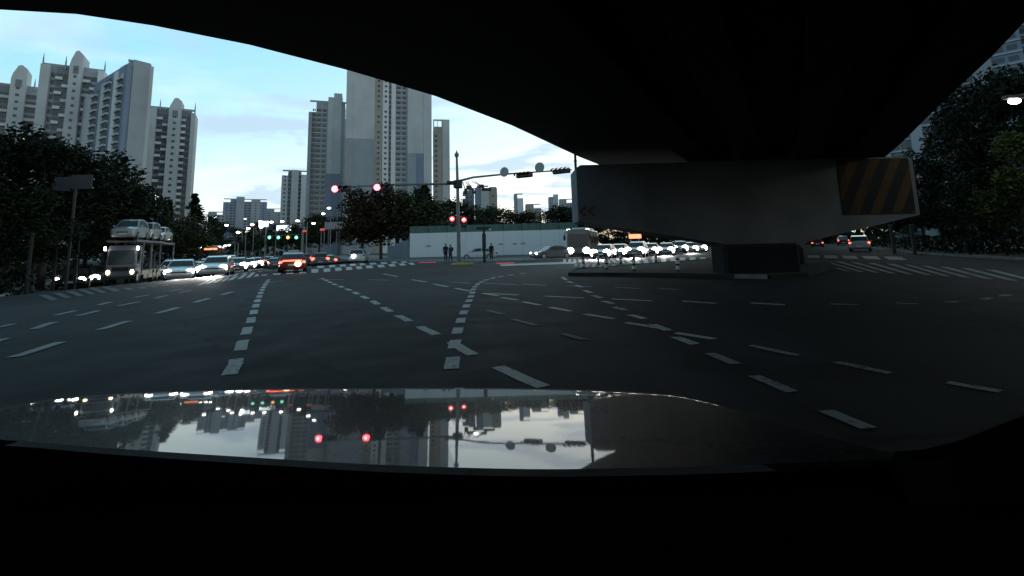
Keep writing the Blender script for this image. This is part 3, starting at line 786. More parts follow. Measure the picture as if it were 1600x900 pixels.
FAR = [  # px left, px right, py top, distance, label, bays
    (353, 413, 312, 520, 'distant blue grey apartment blocks rising over the road ahead', [(6, 'wallwin', 'tower_blue', -3, 0), (5, 'win', 'tower_blue', 0, 0), (7, 'wall', 'tower_grey', 3, .3), (6, 'win', 'tower_blue', -2, 0), (8, 'wallwin', 'tower_grey', 0, 0), (6, 'wallwin', 'tower_blue', -2, 0)]),
    (414, 442, 327, 560, 'low distant pale block between the far road and the apartment block', [(9, 'wallwin', 'tower_grey', 0, 0), (9, 'wallwin', 'tower_grey', -3, 0)]),
    (326, 350, 332, 480, 'small distant pale building above the left roadside trees', [(7, 'wallwin', 'tower_grey', 0, 0), (7, 'win', 'tower_grey', -2, 0)]),
    (723, 741, 300, 330, 'patterned blue apartment block directly right of the signal pole', [(3.5, 'win', 'tower_blue', 0, 0), (3.5, 'wallwin', 'tower_grey', 2, .3)]),
    (742, 764, 292, 320, 'blue and white apartment block with blank gable right of the signal pole', [(4, 'wall', 'tower_blue', 1, 0), (5, 'wall', 'tower_light', -1, .4)]),
    (764, 777, 294, 325, 'narrow tan apartment block behind the round signs mast', [(6, 'wallwin', 'tower_tan', 0, 0)]),
    (803, 818, 304, 380, 'small distant block with white gable above the hedge trees', [(3, 'wall', 'tower_grey', 0, 0), (5, 'wall', 'tower_white', -3, .4)]),
    (821, 846, 320, 420, 'low distant beige building above the hedge trees', [(7, 'wallwin', 'tower_tan', 0, 0), (6, 'wallwin', 'tower_tan', -3, 0)]),
    (857, 873, 309, 430, 'distant pale grey tower left of the pier cap', [(5, 'wallwin', 'tower_grey', 0, 0), (5, 'wallwin', 'tower_light', 3, 0)]),
    (874, 898, 312, 450, 'distant stepped building touching the pier cap edge', [(7, 'wallwin', 'tower_grey', 0, 0), (7, 'wallwin', 'tower_grey', -3, 0)]),
]
for x0, x1, yt, D, lab, bays in FAR:
    p = place((x0+x1)/2, yt+20, D); w = span(x0, x1, yt+20, D); k = w/sum(b_[0] for b_ in bays)
    tower('distant_building', lab, p, facing(p, 0), [(b_[0]*k, *b_[1:]) for b_ in bays], 15, hgt((x0+x1)/2, yt, D), fine=False, group=None, cat='building')
# right-hand side, seen past the deck edge
D = 120
for (x0, y0), (x1, y1), lab in (((1473, 195), (1571, 85), 'tall dim tower beyond right roadside trees, between two bright gaps of sky'),
                            ((1591, 85), (1720, 60), 'dim tower at the right picture edge above the street lamp'),
                            ((1385, 200), (1456, 195), 'dim grey tower seen just past the deck edge over right trees')):
    pa, pb2 = Vector(place(x0, y0, D)), Vector(place(x1, y1, D)); p = tuple((pa+pb2)/2); w = (pb2-pa).length
    tower('apartment_tower', lab, p, facing(p, 0), [(w*.12, 'wall', 'tower_grey', 0, .3), (w*.38, 'win', 'tower_dark', 0, 0), (w*.2, 'wall', 'tower_grey', 2, .4), (w*.3, 'win', 'tower_blue', 0, 0)], 14, 95, fine=False)

for (x, y, H_, lab) in ((58, 8, 70, 'dim tower beyond the right street, outside the picture, nearer one'), (48, -30, 62, 'dim tower behind the crossroads on the right, outside the picture')):  # unseen towers, added to block sky light from the right
    tower('apartment_tower', lab, (x, y, 0), facing((x, y), 0), [(4, 'wall', 'tower_grey', 0, .3), (9, 'win', 'tower_dark', 0, 0), (5, 'wall', 'tower_grey', 2, .4), (9, 'win', 'tower_blue', 0, 0), (4, 'wall', 'tower_grey', 0, .3)], 14, H_, fine=False)
# ================================================================== TREES
def tree_meshes(seed, H, rx, base, n, leaf, mat_, shape='round'):
    rnd = random.Random(seed); cl = []
    nc = 44 if shape == 'cone' else 26
    for i in range(nc):
        t = rnd.random(); a = rnd.random()*2*PI
        if shape == 'cone':
            t = i/nc; z = base+(H-base)*t**.9; rr = rx*.6*(1-t)*math.sqrt(rnd.random()); s = .55*rx*(1.05-t)+.10
        else:
            z = base+(H-base)*(.08+.86*t); prof = math.sin(PI*min(1, (.16+.80*t)))**.7; rr = rx*prof*math.sqrt(rnd.random())*.85; s = rx*rnd.uniform(.22, .42)
        cl.append((rr*math.cos(a), rr*math.sin(a), z, s))
    b = MB(); per = n//nc
    for (x, y, z, s) in cl:
        for _ in range(per):
            v = Vector((rnd.gauss(0, 1), rnd.gauss(0, 1), rnd.gauss(0, .85))).normalized()*s*rnd.uniform(.45, 1.08)
            c = Vector((x, y, z))+v
            u = Vector((rnd.gauss(0, 1), rnd.gauss(0, 1), rnd.gauss(0, .6))).normalized(); w = u.cross(Vector((rnd.gauss(0, 1), rnd.gauss(0, 1), rnd.gauss(0, 1)))).normalized()
            l = leaf*rnd.uniform(.6, 1.35)
            b.add([c-u*l*.5, c+w*l*.28, c+u*l*.5, c-w*l*.28], [(0, 1, 2, 3)])
    crown = b.mesh('crown', M[mat_])
    tk = MB(); r = .05+H*.016
    tk.tube([(0, 0, -.8), (0, 0, .3), (.05, .03, base), (.1, -.05, base+(H-base)*.5), (.05, .05, base+(H-base)*.85)], [r*1.3, r, r*.85, r*.5, .03], 8)
    if shape != 'cone':
        for (x, y, z, s) in cl[:9]: tk.tube([(.05, .02, base+.15*(z-base)), (x*.5, y*.5, base+.6*(z-base)), (x, y, z)], [r*.45, r*.3, .03], 5)
    return crown, tk.mesh('trunk', M['bark'], True)
KINDS_T = dict(
    plane=[tree_meshes(i, 11.5, 3.6, 3.4, 5200, .34, 'leaf_a') for i in range(3)],
    green=[tree_meshes(10+i, 9.0, 3.2, 2.4, 4600, .32, 'leaf_b') for i in range(2)],
    olive=[tree_meshes(20+i, 8.0, 3.6, 2.2, 4200, .34, 'leaf_c') for i in range(2)],
    autumn=[tree_meshes(30, 8.0, 3.4, 2.2, 4200, .36, 'leaf_d')],
    bright=[tree_meshes(40, 7.5, 2.6, 2.0, 4200, .26, 'leaf_e')],
    conifer=[tree_meshes(50+i, 10.0, 2.1, .8, 3600, .30, 'leaf_a', 'cone') for i in range(2)],
)
tn = [0]
def tree(kind, pos, H, label, group=None, wide=1.0, name=None):
    v = KINDS_T[kind]; c, t = v[tn[0] % len(v)]; tn[0] += 1
    base = {'plane': 11.5, 'green': 9.0, 'olive': 8.0, 'autumn': 8.0, 'bright': 7.5, 'conifer': 10.0}[kind]; s = H/base
    o = thing(name or ('conifer' if kind == 'conifer' else 'tree'), label, 'tree', (pos[0], pos[1], gz(pos[0], pos[1])), random.random()*6.28, group)
    o.scale = (s*wide, s*wide, s)
    link('crown', c, o); link('trunk', t, o); return o
def tree_at(kind, px, pytop, D, label, group=None, wide=1.0, z0=None):
    p = place(px, (pytop+390)/2, D); H = hgt(px, pytop, D)-gz(p[0], p[1]); return tree(kind, p, H, label, group, wide)
GL = 'dark street trees along the left pavement'
LT = [('plane', -40, 215, 30, 1.25, 'dark street tree cut by the picture left edge'), ('plane', 22, 200, 34, 1.15, 'tallest dark street tree below the far left tower'),
      ('plane', 78, 222, 33, 1.1, 'dark broad street tree just left of the back of the road sign'), ('plane', 128, 236, 37, 1.1, 'dark street tree rising behind the road sign'),
      ('green', 170, 248, 44, 1.1, 'dark street tree at the foot of the slab tower gable'), ('green', 205, 290, 47, 1.0, 'smaller dark tree above the car carrier truck'),
      ('plane', -110, 190, 27, 1.2, 'dark tree mass beyond the left picture edge'), ('green', 238, 314, 60, 1.2, 'low dark tree beneath the narrow grey tower'),
      ('conifer', 262, 312, 66, 1.5, 'low conifer left of the pointed dark conifer'), ('conifer', 302, 302, 68, 1.5, 'pointed dark conifer against sky beside the narrow grey tower'), ('green', 325, 338, 88, 1.1, 'small dark tree by the oncoming red bus'),
      ('green', 60, 300, 30, 1.2, 'low dark bushy tree between two pale trunks'), ('green', -5, 300, 28, 1.2, 'low dark bushy tree at left picture edge'),
      ('green', 345, 350, 120, 1.3, 'far roadside tree left of the distant blue grey blocks'), ('olive', 285, 335, 64, 1.2, 'olive tree behind the white sedans'), ('green', 140, 310, 36, 1.2, 'low dark tree left of the car carrier truck'), ('green', 185, 325, 45, 1.4, 'low dark tree directly behind the car carrier truck')]
for k, px, yt, D, wd_, lab in LT: tree_at(k, px, yt, D, lab, GL, wd_)
GM = 'trees behind the white hoarding'
MT = [('autumn', 566, 303, 78, .95, 'brownish street tree with red signal in front, left of its twin'), ('autumn', 596, 298, 80, .95, 'brownish street tree right of its twin, before the tallest tower'),
      ('olive', 622, 300, 84, .9, 'olive tree at the left end of the white hoarding'), ('green', 648, 296, 88, .8, 'dark green tree before the stepped paint tower'),
      ('conifer', 664, 286, 90, 1.1, 'pointed tree before the tan roof frame tower'), ('olive', 690, 312, 84, 1.1, 'olive tree behind the pedestrian signals'),
      ('green', 716, 318, 86, 1.1, 'dark green tree behind the signal pole'), ('olive', 745, 327, 84, 1.1, 'olive tree behind the short camera pole'),
      ('green', 775, 326, 86, 1.0, 'dark green tree over the white sedan'), ('olive', 800, 330, 84, 1.1, 'olive tree under the small white gable block'),
      ('green', 826, 333, 86, 1.1, 'dark green tree under the beige building'), ('green', 852, 330, 84, 1.1, 'dark green tree under the distant pale tower'),
      ('green', 880, 324, 82, 1.1, 'dark green tree next to the pier cap edge'), ('olive', 905, 326, 86, 1.2, 'olive tree half behind the pier cap')]
for k, px, yt, D, wd_, lab in MT: tree_at(k, px, yt, D, lab, GM, wd_*(1.15 if k == 'autumn' else 1.55))
for px, yt, lab in ((950, 352, 'far dark tree directly behind the bus roof'), (975, 350, 'far dark tree left of the orange lit sign'), (1005, 352, 'far dark tree right of the orange lit sign'), (1035, 354, 'far dark tree above the grey sedan of the queue'), (1065, 356, 'far dark tree above the grey tall car of the queue'), (1095, 357, 'far dark tree nearest the pier column'), (925, 350, 'far dark tree between bus and chevron marking')):
    tree_at('green', px, yt, 112, lab, 'far trees behind the queue of cars', 1.7)
FT = [(428, 352), (408, 348), (478, 342), (500, 338), (455, 352), (372, 358), (530, 340), (390, 362)]
for px, yt in FT: tree_at('green', px, yt, 150+random.uniform(-12, 30), 'small dark tree far along the road ahead, amid street lamps', 'far trees along the road ahead', 1.6)
GR = 'dark trees along the right pavement'
RT = [('plane', 1436, 236, 52, .8, 'dark tree right of the pier, nearest the hazard board'), ('plane', 1500, 172, 46, .72, 'dark tree between the two bright gaps of sky'),
      ('plane', 1548, 118, 40, .8, 'tallest dark tree below the right hand tower'), ('plane', 1605, 112, 37, .9, 'dark tree behind the lit street lamp'),
      ('plane', 1660, 110, 34, 1.1, 'dark tree beyond the right picture edge'), ('green', 1466, 262, 48, 1.3, 'low dark tree under the gap of sky by the pier'), ('green', 1525, 270, 38, 1.2, 'low dark tree left of the lamp lit tree'),
      ('bright', 1592, 212, 25.5, 1.0, 'yellow green tree lit by the street lamp'), ('green', 1420, 305, 56, 1.3, 'dark roadside tree behind the pier cap end'), ('green', 1375, 335, 95, 1.5, 'far dark tree under the pier cap right arm'), ('green', 1310, 345, 130, 1.6, 'far dark tree beyond the departing cars'), ('plane', 1700, 200, 28, 1.2, 'dark tree outside the right edge near the lamp'),
      ('green', 1565, 300, 34, 1.3, 'low dark tree behind the lamp lit tree'), ('green', 1500, 325, 46, 1.4, 'low dark shrubby tree on right pavement')]
for k, px, yt, D, wd_, lab in RT: tree_at(k, px, yt, D, lab, GR, wd_)
for x, y, H in ((26, 16, 14), (24, 9, 13), (25, 2, 15), (23, -6, 14), (25, -14, 15), (20, -22, 14), (30, -3, 17), (31, 10, 16)):  # unseen street trees continuing the row, added to darken the right side
    tree('plane', (x, y), H, 'dark street tree further back along the right pavement, unseen, added to block light', GR, 1.0)
# wooded rise far off behind everything, one mass
b = MB(); rnd = random.Random(99)
for k in range(5200):
    a = R(rnd.uniform(-62, 62)); d = rnd.uniform(300, 345) if a < R(12) else rnd.uniform(150, 200)
    z = rnd.random()**1.3*(9 if a < R(12) else 8)*(1+.4*math.sin(a*23)+.3*math.sin(a*51))
    c = Vector((d*math.sin(a), d*math.cos(a), z)); l = 3.0
    u = Vector((rnd.gauss(0, 1), rnd.gauss(0, 1), rnd.gauss(0, 1))).normalized(); w = u.cross(Vector((rnd.gauss(0, 1), rnd.gauss(0, 1), rnd.gauss(0, 1)))).normalized()
    b.add([c-u*l*.5, c+w*l*.4, c+u*l*.5, c-w*l*.4], [(0, 1, 2, 3)])
tag(b.build('treeline', M['leaf_b']), kind='stuff')
b = MB(); rnd = random.Random(5)
def verge(P, h, wdt, n, m):
    b = MB()
    for k in range(n):
        i = rnd.randrange(len(P)-1); q = P[i].lerp(P[i+1], rnd.random()); x, y = q.x+rnd.gauss(0, wdt), q.y+rnd.gauss(0, wdt)
        c = Vector((x, y, gz(x, y)+rnd.random()**1.2*h)); l = .26 if h < 2 else .5
        u = Vector((rnd.gauss(0, 1), rnd.gauss(0, 1), rnd.gauss(0, 1))).normalized(); w = u.cross(Vector((rnd.gauss(0, 1), rnd.gauss(0, 1), rnd.gauss(0, 1)))).normalized()
        b.add([c-u*l*.5, c+w*l*.35, c+u*l*.5, c-w*l*.35], [(0, 1, 2, 3)])
    return tag(b.build('hedge_foliage', M[m]), kind='stuff')
verge([Vector((-21, 14, 0)), Vector((-28, 24, 0)), Vector((-38, 35, 0)), Vector((-60, 70, 0))], 1.3, 1.3, 6000, 'leaf_a')
verge([Vector((-36, 12, 0)), Vector((-40, 26, 0)), Vector((-56, 46, 0)), Vector((-90, 95, 0))], 4.2, 2.2, 11000, 'leaf_a')
verge([Vector((26, 12, 0)), Vector((30, 26, 0)), Vector((38, 44, 0)), Vector((66, 92, 0))], 1.4, 1.2, 6000, 'leaf_a')

# ================================================================== HOARDING
YW = 66.0
a, c = place(640, 400, YW), place(905, 402, YW)
hd = thing('hoarding', 'long white site hoarding with green mesh strip on top', 'hoarding', (a[0], YW, 0))
Lw = c[0]-a[0]; n = 9; s = Lw/n; zw = hgt(770, 361.5, YW); zg = hgt(770, 350.5, YW)
mw_ = MB().box(.008, s-.008, 0, .06, .35, zw).mesh('panel', M['wall_white']); mg = MB().box(.02, s-.02, .08, .12, zw-.05, zg).mesh('mesh_strip', M['wall_green'])
mp_ = MB().box(-.05, .05, .07, .17, -.1, zg+.05).mesh('post', M['dark_metal']); mb_ = MB().box(.0, s-.01, -.02, .07, -.1, .34).mesh('base_board', M['tower_dark'])
for i in range(n):
    link('panel', mw_, hd, (i*s, 0, 0)); link('mesh_strip', mg, hd, (i*s, 0, 0)); link('post', mp_, hd, (i*s, 0, 0)); link('base_board', mb_, hd, (i*s, 0, 0))
rnd = random.Random(4)
for px in (669, 782, 804, 817):
    x = place(px, 386, YW)[0]-a[0]; MB().add([(x-.4, -.012, 1.75), (x+.3, -.012, 1.72), (x+.42, -.012, 1.86), (x+.1, -.012, 1.98), (x-.2, -.012, 1.9)], [(0, 1, 2, 3, 4)]).build('stain', M['tower_grey'], hd)
h2 = thing('hoarding', 'dull grey hoarding wing folding back at its left end', 'hoarding', (a[0]-.1, YW+.1, 0), R(140))
for i in range(3): MB().box(i*1.6, i*1.6+1.55, 0, .06, .1, zg-1.9-.3*i).build('panel', M['tower_dark'], h2)
# ================================================================== VEHICLES (local: +x ahead, +y left)
def hgl(px0, px1, y): pass
def car(label, loc, head, kind='sedan', paint='white_car', lights='front', es=None, group=None, name='car', cat='car', lamp='head', ls=.17, roofsign=False, tail='tail', lone=None, tr_=.20):
    t = thing(name, label, cat, loc, head, group)
    P = dict(
      sedan=dict(L=4.7, w=.91, st=[(2.35,.36,.58,.62,.70),(2.22,.20,.66,.70,.86),(1.5,.17,.78,.86,.91),(.98,.17,.86,.96,.91),(-.3,.17,.90,1.0,.91),(-1.5,.18,.92,1.02,.91),(-2.2,.24,.88,.98,.85),(-2.36,.42,.76,.86,.74)],
                 gh=[(1.10,.93),(.38,1.36),(-.15,1.45),(-.85,1.43),(-1.30,1.30),(-1.90,.98)]),
      suv=dict(L=4.6, w=.93, st=[(2.28,.40,.66,.72,.72),(2.15,.24,.78,.84,.88),(1.5,.21,.92,1.0,.93),(1.05,.21,.96,1.04,.93),(-.3,.21,1.0,1.06,.93),(-1.7,.22,1.02,1.08,.92),(-2.2,.28,1.0,1.08,.88),(-2.32,.44,.92,1.0,.80)],
                 gh=[(1.15,1.0),(.50,1.52),(-.1,1.66),(-1.1,1.66),(-1.95,1.56),(-2.22,1.02)]),
      van=dict(L=4.9, w=.96, st=[(2.42,.36,.78,.84,.80),(2.3,.24,.88,.98,.93),(1.9,.21,1.0,1.1,.96),(1.3,.21,1.04,1.14,.96),(-.3,.21,1.06,1.14,.96),(-1.9,.22,1.06,1.14,.95),(-2.3,.28,1.04,1.12,.92),(-2.42,.44,.96,1.06,.88)],
                 gh=[(2.0,1.04),(1.1,1.78),(.4,1.92),(-1.4,1.92),(-2.22,1.84),(-2.38,1.08)]))[kind]
    b = MB(); vs = []
    for (x, zb, zs, zt, hw) in P['st']:
        zm = zb+(zs-zb)*.5
        half = [(0, zb), (hw*.9, zb), (hw, zb+.12), (hw*1.0, zm), (hw*.965, zs), (hw*.80, zt), (hw*.3, zt+.015)]
        ring = half + [(0, zt+.02)] + [(-y, z) for y, z in half[:0:-1]]
        vs += [(x, y, z) for y, z in ring]
    nr = len(vs)//len(P['st']); ns = len(P['st'])
    fs = [(i*nr+j, (i+1)*nr+j, (i+1)*nr+(j+1) % nr, i*nr+(j+1) % nr) for i in range(ns-1) for j in range(nr)]
    fs += [tuple(range(nr)), tuple(range(ns*nr-1, (ns-1)*nr-1, -1))]
    b.add(vs, fs)
    gh = P['gh']; w = P['w']
    zb0 = gh[0][1]; zr = max(z for _, z in gh)
    def hw_at(z): return w*.93 - (z-zb0)/(zr-zb0)*w*.25
    vs = []
    for (x, z) in gh: vs += [(x, hw_at(z), z), (x, -hw_at(z), z)]
    b.add([(x, y, z) for x, y, z in vs] + [(gh[i][0], s*hw_at(gh[0][1]), min(gh[0][1], gh[-1][1])-.05) for i in (0, -1) for s in (1, -1)],
          [(2*i, 2*i+1, 2*i+3, 2*i+2) for i in range(len(gh)-1)] + [tuple(2*i for i in range(len(gh))), tuple(2*i+1 for i in range(len(gh)-1, -1, -1))])
    b.build('body', M[paint], t, smooth=False)
    def panel(nm, q, m, off=.012):
        q = [Vector(v) for v in q]; nrm = (q[1]-q[0]).cross(q[2]-q[0]).normalized()
        c = sum(q, Vector())/len(q)
        if nrm.dot(c-Vector((-.3, 0, .8))) < 0: nrm = -nrm
        MB().add([v+nrm*off for v in q]+[v-nrm*.01 for v in q], [tuple(range(len(q)))]+[(i, (i+1) % len(q), len(q)+(i+1) % len(q), len(q)+i) for i in range(len(q))]).build(nm, M[m], t)
    def lerp(a, c, f): return (a[0]+(c[0]-a[0])*f, a[1]+(c[1]-a[1])*f)
    def edgequad(nm, a, c, f0, f1):
        p, q = lerp(a, c, f0), lerp(a, c, f1)
        panel(nm, [(p[0], hw_at(p[1])*.90, p[1]), (p[0], -hw_at(p[1])*.90, p[1]), (q[0], -hw_at(q[1])*.90, q[1]), (q[0], hw_at(q[1])*.90, q[1])], 'glass')
    edgequad('windscreen', gh[0], gh[1], .08, .96); edgequad('rear_window', gh[-1], gh[-2], .12, .9)
    for s in (1, -1):
        for (xa, xb) in (((gh[0][0]*.72+gh[1][0]*.28), -.38), (-.46, gh[-1][0]*.70+gh[-2][0]*.30)):
            def topz(x):
                for i in range(len(gh)-1):
                    if gh[i][0] >= x >= gh[i+1][0]:
                        f = (gh[i][0]-x)/(gh[i][0]-gh[i+1][0]); return gh[i][1]+(gh[i+1][1]-gh[i][1])*f
                return zr
            z0 = zb0+.05; q = [(xa, z0), (xb, z0), (xb, max(z0+.03, topz(xb)-.09)), ((xa+xb)/2, topz((xa+xb)/2)-.09), (xa-.1 if xa > 0 else xa, max(z0+.03, topz(xa)-.09))]
            panel('side_window', [(x, s*hw_at(z), z) for x, z in q], 'glass')
    zl = P['st'][1][2]-.06; xh = P['st'][1][0]-.03; hw = P['st'][1][4]
    for s in (1, -1):
        hl = MB().ball((xh+.02, s*(hw-.22), zl), .10, ls if lights == 'front' else .2, ls*.85 if lights == 'front' else .09).build('headlight', M[lamp] if lights == 'front' and lone != s else M['plate'], t, True)
        xt = P['st'][-1][0]+.10; zt_ = P['st'][-1][2]-.02; ht = P['st'][-1][4]
        MB().ball((xt, s*(ht-.05), zt_), .12, tr_ if kind != 'van' else .16, tr_*.55 if kind != 'van' else .24).build('taillight', M[tail] if lights == 'rear' else M['chev'], t, True)
        for x in (P['L']*.30, -P['L']*.29):
            wl = MB().cyl((x, s*(w-.10), .33), (0, 1, 0), .33, .24, 18).build('wheel', M['rubber'], t, False)
            MB().cyl((x, s*(w+.024), .33), (0, 1, 0), .21, .02, 14).build('rim', M['rim'], wl)
        MB().ball((gh[0][0]-.25, s*(w+.10), zb0+.08), .09, .10, .07).build('wing_mirror', M[paint], t, True)
    MB().box(P['st'][0][0]-.02, P['st'][0][0]+.025, -.26, .26, .40, .52).build('number_plate', M['plate'], t)
    MB().box(P['st'][-1][0]-.025, P['st'][-1][0]+.02, -.26, .26, .50, .62).build('number_plate', M['plate'], t)
    MB().box(P['st'][0][0]-.06, P['st'][0][0]+.012, -.42, .42, .54, .62).build('grille', M['black'], t)
    if roofsign: MB().bev(-.35, -.05, -.35, .35, 1.44, 1.60, .04).build('roof_sign', M['plate'], t)
    return t
HA = math.atan2(-AX.y, -AX.x)      # coming towards us on the road ahead
DA = math.atan2(AX.y, AX.x)        # driving away
HB = math.atan2(-BX.y, -BX.x); DB = math.atan2(BX.y, BX.x)
def beam(car_, x=2.6, z=.62, power=5500, ang=62, down=30, yaw=0):
    l = bpy.data.lights.new('headlamp_beam', 'SPOT'); l.energy = power; l.spot_size = R(ang); l.spot_blend = .8; l.color = (1, .96, .90); l.shadow_soft_size = .15
    o = bpy.data.objects.new('headlamp_beam', l); C.objects.link(o); o.parent = car_; o.location = (x, 0, z); o.rotation_euler = (R(90-down), 0, R(-90+yaw)); return o
def onroad(px, D, py=420):
    p = place(px, py, D); return (p[0], p[1], gz(p[0], p[1])+.005)

GO = 'oncoming cars queueing on the road ahead'
c = car('white sedan with lit headlights beside the car carrier truck', onroad(285, 35.5), HA+R(4), 'sedan', 'white_car', group=GO, ls=.26); beam(c)
c = car('white sedan with lit headlights, rightmost of the queueing oncoming front row', onroad(340, 36), HA+R(-2), 'sedan', 'white_car', group=GO, ls=.28); beam(c, power=9500)
c = car('black car with bright headlights, squeezed between the two white sedans', onroad(314, 44), HA, 'sedan', 'black_car', group=GO, ls=.24); beam(c)
c = car('black sedan at the left kerb, farthest left headlights of the picture', onroad(122, 34), HA+R(6), 'sedan', 'black_car', group=GO, ls=.22)
c = car('dark car with one bright headlight between kerb sedan and car carrier', onroad(150, 36.5), HA, 'sedan', 'grey_car', group=GO, ls=.26, lone=-1)
for px, D, kd, pt, lab in ((372, 56, 'suv', 'grey_car', 'oncoming dark car with dazzling headlights just right of the white sedan'), (388, 66, 'sedan', 'white_car', 'oncoming car with paired dazzling headlights in the middle of the far queue'),
                           (400, 74, 'sedan', 'grey_car', 'oncoming car ending the dazzling headlight queue, nearest the tail lights'), (326, 52, 'suv', 'black_car', 'dark oncoming car half hidden behind the right white sedan'),
                           (358, 62, 'van', 'white_car', 'pale oncoming van behind the right white sedan'), (270, 46, 'suv', 'white_car', 'white car with headlights hidden behind the left white sedan')):
    car(lab, onroad(px, D), HA, kd, pt, group=GO, ls=.44 if D > 50 else .24)
# cars driving away ahead
GA = 'cars driving away on the road ahead'
taxi = car('orange taxi with glowing tail lights on the zebra crossing', onroad(458, 36.5), DA+R(-3), 'sedan', 'orange_car', 'rear', group=GA, name='taxi', cat='taxi', tail='tail_hot', roofsign=True)
MB().ball((-2.42, -.38, .62), .05, .22, .20).build('fog_light', M['head_warm'], taxi, True)
MB().box(-2.405, -2.37, -.62, .62, .80, .90).build('light_bar', M['tail_hot'], taxi)
car('pale blue car directly ahead of the orange taxi', onroad(457, 52), DA, 'suv', 'blue_car', 'rear', group=GA)
car('dark sedan with orange tail lights in left lane ahead of taxi', onroad(430, 66), DA, 'sedan', 'grey_car', 'rear', group=GA, tail='tail_hot')
for px, D, kd, lab in ((498, 60, 'suv', 'dark car with red tail lights, nearest of the braking cluster right of taxi'), (512, 66, 'sedan', 'grey sedan braking at the right side of the far red cluster'), (504, 76, 'van', 'far van with red tail lights behind the braking cluster'), (420, 84, 'sedan', 'far car with reddish tail lights left of the taxi'), (476, 88, 'suv', 'far car with red tail lights just above the taxi roof')):
    car(lab, onroad(px, D), DA, kd, 'grey_car', 'rear', group=GA, tail='tail_hot', tr_=.32)
car('white hatchback seen from behind near the brownish trees, one lamp shining', onroad(560, 57), DA+R(-14), 'suv', 'white_car', 'rear', group=None, tail='chev')
hb2 = MB().ball((-2.36, .30, .85), .06, .22, .2); hb2.build('reversing_light', M['head'], bpy.data.objects[[o.name for o in C.objects if o.get('label', '').startswith('white hatchback')][0]], True)
car('white sedan parked side on before the hoarding, pedestrians beside it', onroad(748, 61, 400), R(178), 'sedan', 'white_car', 'front', ls=.15)
# queue on the right, from the road beneath the viaduct
GQ = 'queue of cars with headlights under the overpass'
c = car('dark sedan with lit headlights turning in front of the bus', onroad(862, 53, 400), HB+R(-36), 'sedan', 'grey_car', group=GQ, ls=.22)
for px, D, kd, pt, lab in ((945, 50, 'sedan', 'black_car', 'dark sedan with dazzling headlights close to the right side of the bus'), (968, 55, 'sedan', 'blue_car', 'blue grey car with headlights second from the bus in the queue'),
                           (996, 52, 'suv', 'grey_car', 'grey car with the brightest headlights under the orange sign'), (1018, 60, 'sedan', 'black_car', 'black car with headlights right of the orange sign'),
                           (1042, 57, 'sedan', 'grey_car', 'grey sedan with headlights midway between orange sign and pier'), (1064, 64, 'suv', 'grey_car', 'grey tall car with headlights third from the pier column'),
                           (1080, 66, 'sedan', 'grey_car', 'grey car with headlights second from the pier column'), (1094, 70, 'sedan', 'silver_car', 'silver car with headlights nearest the pier column')):
    c = car(lab, onroad(px, D, 395), HB+R(8), kd, pt, group=GQ, ls=.42)
    if px in (945, 996, 1042, 1080): beam(c, power=6000)
car('white sport utility car with red tail lights right of the pier', onroad(1345, 52, 395), DB+R(-6), 'suv', 'silver_car', 'rear', tail='tail_hot')
car('dark car with two red tail lights touching the pier column edge', onroad(1277, 86, 385), DB, 'sedan', 'black_car', 'rear', tail='tail_hot')
car('far dark van with a single high red lamp right of pier', onroad(1317, 100, 380), DB, 'van', 'black_car', 'rear')

# ---- buses
def bus(label, loc, head, paint, L=11, led=True, lights=True, group=None):
    t = thing('bus', label, 'bus', loc, head, group)
    b = MB(); b.bev(-L/2, L/2, -1.24, 1.24, .34, 3.15, .16); b.build('body', M[paint], t)
    MB().bev(-L/2+1.5, L/2-2, -.9, .9, 3.1, 3.38, .08).build('roof_unit', M['plate'], t)
    MB().box(L/2-.03, L/2+.025, -1.06, 1.06, 1.15, 2.62).build('windscreen', M['glass'], t)
    if led: MB().box(L/2-.02, L/2+.03, -.8, .8, 2.70, 2.98).build('destination_sign', M['led'], t)
    MB().box(L/2-.02, L/2+.03, -.9, .9, .42, .62).build('bumper', M['dark_metal'], t)
    for s in (1, -1):
        for i in range(6): MB().box(-L/2+.6+i*1.62, -L/2+2.08+i*1.62, s*1.225, s*1.26, 1.35, 2.5).build('side_window', M['glass'], t)
        for x in (L*.27, -L*.30):
            w = MB().cyl((x, s*1.12, .48), (0, 1, 0), .48, .3, 18).build('wheel', M['rubber'], t); MB().cyl((x, s*1.28, .48), (0, 1, 0), .27, .03, 14).build('rim', M['rim'], w)
        MB().ball((L/2+.02, s*.88, .84), .06, .40, .34).build('headlight', M['head'] if lights else M['plate'], t, True)
        MB().tube([(L/2-.1, s*1.15, 2.75), (L/2+.45, s*1.35, 2.8), (L/2+.5, s*1.38, 2.5)], .03, 6).bev(L/2+.42, L/2+.56, s*1.38-.12, s*1.38+.12, 1.95, 2.5, .03).build('mirror', M['black'], t)
        MB().ball((L/2-.3, s*1.0, 3.12), .08, .22, .06).build('marker_light', M['head'], t, True)
    return t
bus('grey city bus with lit headlights at the left of the queue', onroad(913, 58, 390), HB+R(15), 'grey_bus', led=False)
bus('distant red bus with red lit destination sign on the road ahead', onroad(334, 74, 395), HA+R(2), 'red_bus')

